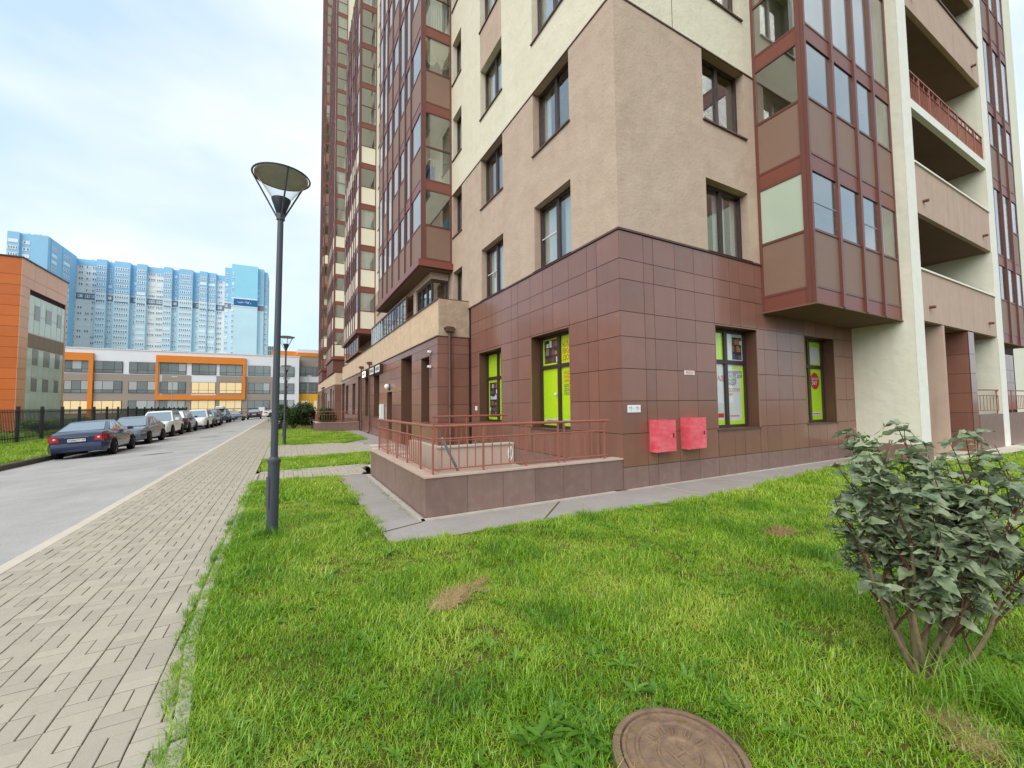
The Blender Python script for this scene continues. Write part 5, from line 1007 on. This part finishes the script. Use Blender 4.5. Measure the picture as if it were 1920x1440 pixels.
M['leaf_yellow'] = leafmat('leaf_yellow', lin(176, 160, 70), lin(150, 120, 60))
M['bark'] = pmat('bark', lin(132, 116, 88), .85, .2, nscale=30, namt=.6, ndark=lin(88, 74, 58), bump=[(60, .5)]); M['twig'] = pmat('twig', lin(92, 62, 50), .8, .2, nscale=40, namt=.5)
def leaf_mesh(L, W_, seed, mat, teeth=7):
    """ovate toothed leaf folded along its midrib and drooping to the tip; base at the origin, tip along +x"""
    r = random.Random(seed); mb = MB(); n = teeth; fold = r.uniform(.05, .5); droop = r.uniform(.05, .32); tw = r.uniform(-.15, .15); mid = []; lf = []; rt = []
    for k in range(n + 1):
        t = k / n; x = L * t; w = W_ * (math.sin(PI * min(t * 1.02, 1) ** .72)) * (1 - .25 * t); w *= 1 + (.10 if k % 2 else -.06) * (0 < k < n); z = -droop * L * t * t + .03 * L * math.sin(t * 9 + seed)
        mid.append((x, 0, z)); wv = .14 * W_ * math.sin(t * 13 + seed * 2); lf.append((x - .01, w * math.cos(fold), z + w * math.sin(fold) + wv + tw * w)); rt.append((x - .01, -w * math.cos(fold), z + w * math.sin(fold) - wv - tw * w))
    vs = mid + lf + rt; N = n + 1; fs = []
    for k in range(n): fs += [(k, k + 1, N + k + 1, N + k), (k, 2 * N + k, 2 * N + k + 1, k + 1)]
    mb.add(vs, fs); me = mb.mesh('leaf', mat, True); return me
LV = [leaf_mesh(random.uniform(.062, .122), random.uniform(.022, .036), s, 'leaf_grey', 9) for s in range(7)] + [leaf_mesh(.11, .036, 20, 'leaf_yellow')]
BX, BY = -2.27, -4.76
BU = thing('leafy_bush', 'grey-green leafy bush with bare curved stems at the right edge of the lawn', 'bush', (BX, BY, 0))
rb = random.Random(11); sprays = []; nst = 0
rt_ = Vector((.877, -.48, 0)); fw_ = Vector((.48, .877, 0))
def grow(start, d, length, r0, depth, name):
    global nst
    trunk = .02; pts = [start.copy()]; p = start.copy(); dd = d.normalized(); n = max(4, int(length / .09))
    for k in range(n):
        dd = (dd + Vector((rb.uniform(-.16, .16), rb.uniform(-.16, .16), .22 if depth == 0 else .12))).normalized(); p = p + dd * (length / n); pts.append(p.copy())
    q_ = MB(); q_.tube(pts, [r0 * (1 - .55 * k / n) for k in range(n + 1)], 7); part(name, q_, 'bark' if depth == 0 else 'twig', BU, smooth=True); nst += 1
    if depth < 2:
        for t in ((.42, .58, .74, .88, 1.0) if depth == 0 else (.3, .5, .68, .85, 1.0)):
            i = min(n, max(1, int(n * t))); a = rb.uniform(0, 2 * PI); sd_ = Vector((math.cos(a), math.sin(a), .55 if depth == 0 else .8))
            grow(pts[i], (dd * .7 + sd_ * .75), length * (.56 if depth == 0 else .5) * rb.uniform(.7, 1.2), r0 * (.45 if t < 1 else .5), depth + 1, 'branch')
    if depth >= 1: sprays.append((pts, depth))
for (a, b, ln) in ((-.42, .1, .74), (-.26, -.2, .84), (-.02, .45, .92), (.3, -.1, .86), (.62, .35, .92), (.8, -.3, .8), (1.05, .1, .9), (1.3, .45, .94), (.1, .1, .86), (1.7, .1, .95), (1.6, -.35, .85)):
    grow(Vector((BX + rb.uniform(-.04, .04), BY + rb.uniform(-.04, .04), 0.0)), rt_ * a + fw_ * b + Vector((0, 0, .62)), ln, .0165, 0, 'stem')
leaves = []
for pts, dp in sprays:
    L_ = len(pts)
    for k in range(1 if dp == 2 else L_ // 2, L_):
        if rb.random() < (.3 if dp == 2 else .15): continue
        a = k * 1.5708 + rb.uniform(-.3, .3)
        for s in ((0, PI) if k < L_ - 1 else (0, PI, PI / 2, 3 * PI / 2)):
            leaves.append((pts[k], a + s + rb.uniform(-.35, .35), rb.uniform(-.6, .45), rb.uniform(-.75, .75), rb.uniform(.6, 1.25)))
leaves = [l_ for l_ in leaves if l_[0].z > .36 - .12 * max(0, min(1, ((l_[0] - Vector((BX, BY, 0))).dot(rt_) - .1) / .4))]
# keep the crown to about 1.5 m
leaves.sort(key=lambda l_: (l_[0] - CAM).length)
lm = MB()
for k, (p, yaw, pitch, roll, sc) in enumerate(leaves):
    v = rb.choice(LV[:7]) if rb.random() < .975 else LV[7]
    if k < 295:
        o = link(bpy.data.objects.new('leaf', v), BU, p); o.rotation_euler = Euler((roll, pitch, yaw), 'XYZ'); o.scale = (sc, sc, sc)
    else:
        mt_ = Matrix.Translation(p) @ Euler((roll, pitch, yaw), 'XYZ').to_matrix().to_4x4() @ Matrix.Scale(sc, 4)
        lm.add([mt_ @ w_.co for w_ in v.vertices], [tuple(f_.vertices) for f_ in v.polygons])
tag(part('leaves', lm, 'leaf_grey', BU, smooth=True), kind='stuff')
def far_bush(label, cx, cy, rx, ry, h, n, seed, mat='leaf_dark', sz=.09):
    r = random.Random(seed); o = thing('dense_bush', label, 'bush', (cx, cy, 0)); q_ = MB(); st = MB()
    for k in range(9): a = r.uniform(0, 6.28); st.tube([(cx, cy, 0), (cx + rx * .4 * math.cos(a), cy + ry * .4 * math.sin(a), h * .5), (cx + rx * .75 * math.cos(a), cy + ry * .75 * math.sin(a), h * .85)], [.03, .02, .008], 5)
    part('stems', st, 'bark', o)
    lob = [(r.uniform(-.55, .55), r.uniform(-.55, .55), r.uniform(.3, .8), r.uniform(.3, .5)) for _ in range(16)]
    for k in range(n):
        b_ = r.choice(lob); v_ = Vector((r.gauss(0, 1), r.gauss(0, 1), r.gauss(0, 1))).normalized() * b_[3] * r.uniform(.55, 1.05)
        p = Vector((cx + (b_[0] + v_.x) * rx, cy + (b_[1] + v_.y) * ry, max(.05, (b_[2] + v_.z * .6) * h))); a = Vector((r.gauss(0, 1), r.gauss(0, 1), r.gauss(0, .6))).normalized(); c_ = a.orthogonal().normalized() if r.random() < .5 else a.cross(Vector((0, 0, 1))).normalized(); s_ = sz * r.uniform(.6, 1.3)
        q_.add([p - a * s_, p + c_ * s_ * .45, p + a * s_, p - c_ * s_ * .45], [(0, 1, 2, 3)])
    tag(part('foliage', q_, mat, o), kind='stuff'); return o
far_bush('dark green bush beside the far entrance wall, behind the second lamp', -5.1, 28.6, 1.7, 2.2, 1.9, 9000, 3)
far_bush('smaller dark bush growing inside the far entrance railing', -2.9, 27.4, .8, 1.0, 1.6, 3000, 4)
far_bush('thin leafy shrub at the right edge behind the leafy bush', 2.0, -3.0, .35, .35, 1.25, 260, 9, 'leaf_green', .06)
for k, (cx, cy, rx) in enumerate(((-21.0, 24, 1.4), (-21.4, 30, 1.5), (-21.0, 36, 1.4), (-21.4, 42, 1.8))): far_bush(['low green hedge bush behind the fence, nearest the picture edge', 'low green hedge bush behind the blue sedan', 'low green hedge bush behind the grey sedan', 'low green hedge bush behind the white off-roader'][k], cx, cy, rx, 2.2, .95, 2600, 20 + k, 'leaf_green', .11)
# ================================================================== GRASS
def grassmat(name, c_dark, c_mid, c_light, trans=.3):
    m = bpy.data.materials.new(name); m.use_nodes = True; n, l = m.node_tree.nodes, m.node_tree.links; n.clear()
    geo = n.new('ShaderNodeNewGeometry'); oi = n.new('ShaderNodeObjectInfo'); t = n.new('ShaderNodeTexNoise'); t.inputs['Scale'].default_value = .9; t.inputs['Detail'].default_value = 5; l.new(geo.outputs['Position'], t.inputs['Vector'])
    a = n.new('ShaderNodeMath'); a.operation = 'MULTIPLY_ADD'; a.inputs[1].default_value = .35; l.new(geo.outputs['Random Per Island'], a.inputs[0]); mc = n.new('ShaderNodeMath'); mc.operation = 'MULTIPLY_ADD'; mc.inputs[1].default_value = 1.1; mc.inputs[2].default_value = -.05; l.new(t.outputs['Fac'], mc.inputs[0]); l.new(mc.outputs[0], a.inputs[2])
    b = n.new('ShaderNodeMath'); b.operation = 'MULTIPLY_ADD'; b.inputs[1].default_value = .18; l.new(oi.outputs['Random'], b.inputs[0]); l.new(a.outputs[0], b.inputs[2])
    rp = n.new('ShaderNodeValToRGB'); e = rp.color_ramp.elements; e[0].position = .48; e[0].color = (*c_dark, 1); e[1].position = 1.0; e[1].color = (*c_light, 1); x = e.new(.74); x.color = (*c_mid, 1); l.new(b.outputs[0], rp.inputs['Fac'])
    d = n.new('ShaderNodeBsdfDiffuse'); tr = n.new('ShaderNodeBsdfTranslucent'); g_ = n.new('ShaderNodeBsdfGlossy'); g_.inputs['Roughness'].default_value = .35; ms = n.new('ShaderNodeMixShader'); ms.inputs[0].default_value = trans; m2 = n.new('ShaderNodeMixShader'); m2.inputs[0].default_value = .05; o_ = n.new('ShaderNodeOutputMaterial')
    l.new(rp.outputs['Color'], d.inputs['Color']); l.new(rp.outputs['Color'], tr.inputs['Color']); l.new(d.outputs[0], ms.inputs[1]); l.new(tr.outputs[0], ms.inputs[2]); l.new(ms.outputs[0], m2.inputs[1]); l.new(g_.outputs[0], m2.inputs[2]); l.new(m2.outputs[0], o_.inputs['Surface']); return m
M['grass'] = grassmat('grass', lin(102, 148, 24), lin(146, 186, 34), lin(188, 204, 82)); M['grass_deep'] = grassmat('grass_deep', lin(78, 128, 24), lin(108, 158, 32), lin(142, 178, 60))
M['straw'] = grassmat('straw', lin(130, 104, 66), lin(180, 150, 102), lin(208, 184, 136), .15); M['weed'] = grassmat('weed', lin(74, 118, 34), lin(104, 150, 46), lin(138, 176, 74), .3)
def clump(seed, n, rad, hmin, hmax, wid, mat, lean=.5, flat=0.0):
    r = random.Random(seed); mb = MB()
    for k in range(n):
        a = r.uniform(0, 6.283); d = rad * math.sqrt(r.random()); x, y = d * math.cos(a), d * math.sin(a); h = r.uniform(hmin, hmax); la = r.uniform(0, 6.283); ln = h * r.uniform(.15, lean * 1.6); w = wid * r.uniform(.6, 1.3)
        lx, ly = math.cos(la), math.sin(la); px, py = -ly * w / 2, lx * w / 2; z0 = r.uniform(0, .01)
        h2 = h * (1 - flat); p1_ = (x + lx * ln * .3, y + ly * ln * .3, z0 + h2 * .55); p2_ = (x + lx * ln, y + ly * ln, z0 + h2 * r.uniform(.75, 1.0))
        mb.add([(x - px, y - py, z0), (x + px, y + py, z0), (p1_[0] + px * .8, p1_[1] + py * .8, p1_[2]), (p1_[0] - px * .8, p1_[1] - py * .8, p1_[2]), p2_], [(0, 1, 2, 3), (3, 2, 4)])
    return mb.mesh('grass_clump', mat)
def rosette(seed, n, L, W_, mat='weed'):
    r = random.Random(seed); mb = MB()
    for k in range(n):
        a = k * 6.283 / n + r.uniform(-.3, .3); l_ = L * r.uniform(.6, 1.15); el = r.uniform(.35, 1.1); N = 6; c, s = math.cos(a), math.sin(a); mid = []; lf = []; rt = []
        for i in range(N + 1):
            t = i / N; d = l_ * t * math.cos(el * (1 - .5 * t)); z = l_ * t * math.sin(el) * (1 - .55 * t); w = W_ * math.sin(PI * min(1, t * .9 + .1)) ** .8 * (.45 + .75 * t) * (1.15 if i % 2 else .75) * (0 if i == N else 1)
            mid.append((c * d, s * d, z)); lf.append((c * d - s * w, s * d + c * w, z + w * .25)); rt.append((c * d + s * w, s * d - c * w, z + w * .25))
        q = N + 1; mb.add(mid + lf + rt, [f for i in range(N) for f in ((i, i + 1, q + i + 1, q + i), (i, 2 * q + i, 2 * q + i + 1, i + 1))])
    return mb.mesh('weed_rosette', mat, True)
pc = bpy.data.collections.new('grass_prototypes')
protos = [clump(s, 120, .11, .014, .042, .0042, 'grass', 1.1) for s in range(4)] + [clump(10 + s, 90, .11, .025, .07, .0045, 'grass', 1.0) for s in range(2)] + [clump(20, 100, .12, .03, .075, .004, 'grass_deep', 1.1)] + \
         [clump(30, 40, .12, .02, .05, .004, 'straw', 1.2, .6), clump(31, 70, .09, .03, .11, .0035, 'straw', 1.8, .6)] + [rosette(40, 9, .13, .018), rosette(41, 7, .10, .022), rosette(42, 11, .17, .024)] + \
         [clump(50, 60, .2, .05, .12, .012, 'grass', .6), clump(51, 60, .2, .05, .11, .012, 'grass', .6)] + [rosette(60, 6, .06, .016), clump(61, 55, .07, .10, .24, .0045, 'grass_deep', .75)]
for i, me in enumerate(protos): pc.objects.link(bpy.data.objects.new('proto_%02d' % i, me))
rg = random.Random(5); PT = []
polys = [in_poly(P) for P in LAWN]; lf_in = in_poly(LEFT)
from mathutils import noise as _nz
def put(x, y, i, s, z=None): PT.append((x, y, (-.18 if x < -13 else .006) if z is None else z, i, s, rg.uniform(0, 6.283)))
def lawn_fill(x0, x1, y0, y1, step, pick, inside, dmin, dmax, sc):
    ny = int((y1 - y0) / step); nx = int((x1 - x0) / step)
    for j in range(ny):
        for i in range(nx):
            x, y = x0 + (i + rg.random()) * step, y0 + (j + rg.random()) * step
            d = math.hypot(x - CAM.x, y - CAM.y)
            if not (dmin <= d < dmax) or not in_view((x, y, .05), 160): continue
            if not inside(x, y): continue
            if math.hypot(x - MX, y - MY) < .37: continue
            pick(x, y, sc)
bare = [(-4.15, -3.65, .16, .3), (-2.35, -4.2, .25, .5), (-3.0, -5.2, .3, .5), (-1.5, -3.4, .2, .4), (-4.9, -4.5, .2, .3), (-4.5, -3.3, .3, .35), (-5.3, -4.1, .3, .4)]
def pick_near(x, y, sc):
    for bx_, by_, rr, pr in bare:
        if math.hypot(x - bx_, y - by_) < rr and rg.random() < pr:
            if rg.random() < .6: put(x, y, 7, sc)
            return
    v = _nz.noise(Vector((x * .55, y * .55, 2.1))); v2 = _nz.noise(Vector((x * 1.7, y * 1.7, 7.3)))
    i = rg.choice((0, 1, 2, 3)) if v2 < .12 else rg.choice((4, 5, 6, 6) if v < 0 else (4, 5, 4, 6)); 
    put(x, y, i, sc * rg.uniform(.75, 1.2) * (1 + .35 * v2))
    if rg.random() < .04: put(x, y, 7, sc)
    if rg.random() < .3: put(x, y, rg.choice((9, 10, 14, 14, 14, 14, 14)), sc * rg.uniform(.45, .95))
ins_main = lambda x, y: polys[0](x, y)
lawn_fill(-6.3, 4, -6, 5, .095, pick_near, ins_main, 0, 4.2, 1.0)
lawn_fill(-6.3, 12, -7, 5, .12, pick_near, ins_main, 4.2, 8.0, 1.1)
pick_far = lambda x, y, sc: put(x, y, rg.choice((12, 13)), sc * rg.uniform(.7, 1.1))
lawn_fill(-6.3, 26, -9, 30, .15, pick_far, lambda x, y: any(p(x, y) for p in polys), 8.0, 24, .9)
lawn_fill(-6.3, 0, 14, 30, .25, pick_far, lambda x, y: polys[2](x, y), 24, 40, 1.2)
lawn_fill(-25, -13.8, 5, 45, .30, pick_far, lf_in, 0, 38, 1.3); lawn_fill(-25, -13.8, 20, 60, .6, pick_far, lf_in, 38, 75, 2.2)
# taller tufts on the borders, round the lamp foot and the bush foot
for k in range(420):
    y = rg.uniform(-4.6, 4.6); put(edge_x(y) + rg.uniform(.05, .19), y, rg.choice((4, 5, 4, 6)), rg.uniform(.6, 1.2))
for k in range(26): y = rg.uniform(-4.2, 1.5); put(edge_x(y) - rg.uniform(0.0, .05), y, rg.choice((4, 15)), rg.uniform(.25, .5), .02)
for k in range(14): put(-5.7 + rg.gauss(0, .1), .3 + rg.gauss(0, .1), rg.choice((6, 15)), rg.uniform(.7, 1.1))
for k in range(26): a = rg.uniform(-2.2, .6); put(BX + .3 * math.cos(a) * rg.uniform(.4, 1.6), BY + .3 * math.sin(a) * rg.uniform(.4, 1.6), 15, rg.uniform(.8, 1.3))
for k in range(60): t = rg.random(); put(-4.42 + 6.6 * t, -.9 - .22 * t + rg.uniform(-.1, .06), rg.choice((0, 4)), rg.uniform(.5, .8))
# weeds by the manhole, low clover elsewhere
for k in range(40): put(-4.36 + rg.gauss(0, .13), -4.05 + rg.gauss(0, .13), rg.choice((9, 11, 14, 10)), rg.uniform(.6, 1.0))
for k in range(40):
    a = rg.uniform(-1.2, 2.4); put(MX + math.cos(a) * rg.uniform(.38, .62), MY + math.sin(a) * rg.uniform(.38, .62), rg.choice((9, 10, 14, 4)), rg.uniform(.6, 1.0))
for k in range(60): put(rg.uniform(-5.6, -2.6), rg.uniform(-5.0, -3.2), rg.choice((9, 10, 14)), rg.uniform(.5, .9))
# moss line between the wall and the path, grass in paver joints
for k in range(90): y = rg.uniform(.3, 4.2); put(-3.95 + rg.uniform(-.05, .05), y, rg.choice((0, 7, 14)), rg.uniform(.18, .32), .014)
for k in range(20): put(-6.4 + rg.choice((0, -.2, .2)) + rg.uniform(-.01, .01), rg.uniform(-3.2, 1.5), 0, rg.uniform(.1, .16), .012)
# raked dry grass
for (x0, y0, x1, y1, n, s) in ((-4.42, -2.58, -4.27, -2.45, 26, .85), (-4.3, -2.48, -3.95, -2.33, 16, .6), (-.42, -2.95, -.08, -2.85, 30, .9), (-2.75, -5.12, -2.6, -5.0, 18, .8)):
    for k in range(n): t = rg.random(); put(x0 + (x1 - x0) * t + rg.gauss(0, .06), y0 + (y1 - y0) * t + rg.gauss(0, .045), rg.choice((8, 8, 8, 7)), s * rg.uniform(.6, 1.1), .035)
for k in range(40): a = rg.uniform(0, 6.283); d = .27 * math.sqrt(rg.random()); put(MX + d * math.cos(a), MY + d * math.sin(a), rg.choice((7, 8)), rg.uniform(.1, .3), .045)
for k in range(70): a = rg.uniform(0, 6.283); put(MX + math.cos(a) * rg.uniform(.33, .38), MY + math.sin(a) * rg.uniform(.33, .38), rg.choice((0, 4, 14, 7)), rg.uniform(.4, .8))
def scatter(name, pts, label):
    me = bpy.data.meshes.new(name); me.from_pydata([p[:3] for p in pts], [], [])
    a = me.attributes.new('idx', 'INT', 'POINT'); a.data.foreach_set('value', [p[3] for p in pts])
    a = me.attributes.new('scl', 'FLOAT', 'POINT'); a.data.foreach_set('value', [p[4] for p in pts])
    a = me.attributes.new('rot', 'FLOAT_VECTOR', 'POINT'); a.data.foreach_set('vector', [c for p in pts for c in (rg.uniform(-.12, .12), rg.uniform(-.12, .12), p[5])])
    o = link(bpy.data.objects.new(name, me)); tag(o, label, 'grass', kind='stuff')
    ng = bpy.data.node_groups.new(name, 'GeometryNodeTree'); ng.interface.new_socket('Geometry', in_out='INPUT', socket_type='NodeSocketGeometry'); ng.interface.new_socket('Geometry', in_out='OUTPUT', socket_type='NodeSocketGeometry')
    n, l = ng.nodes, ng.links; gi, go = n.new('NodeGroupInput'), n.new('NodeGroupOutput'); ip = n.new('GeometryNodeInstanceOnPoints'); ci = n.new('GeometryNodeCollectionInfo'); ci.inputs['Collection'].default_value = pc; ci.inputs['Separate Children'].default_value = True; ci.inputs['Reset Children'].default_value = True
    def na(nm, t): k = n.new('GeometryNodeInputNamedAttribute'); k.data_type = t; k.inputs['Name'].default_value = nm; return k.outputs['Attribute']
    l.new(gi.outputs[0], ip.inputs['Points']); l.new(ci.outputs[0], ip.inputs['Instance']); ip.inputs['Pick Instance'].default_value = True; l.new(na('idx', 'INT'), ip.inputs['Instance Index']); l.new(na('scl', 'FLOAT'), ip.inputs['Scale'])
    l.new(na('rot', 'FLOAT_VECTOR'), ip.inputs['Rotation']); l.new(ip.outputs[0], go.inputs[0]); md = o.modifiers.new('scatter', 'NODES'); md.node_group = ng; return o
scatter('grass', PT, 'bright green lawn grass with weeds and dry tufts')
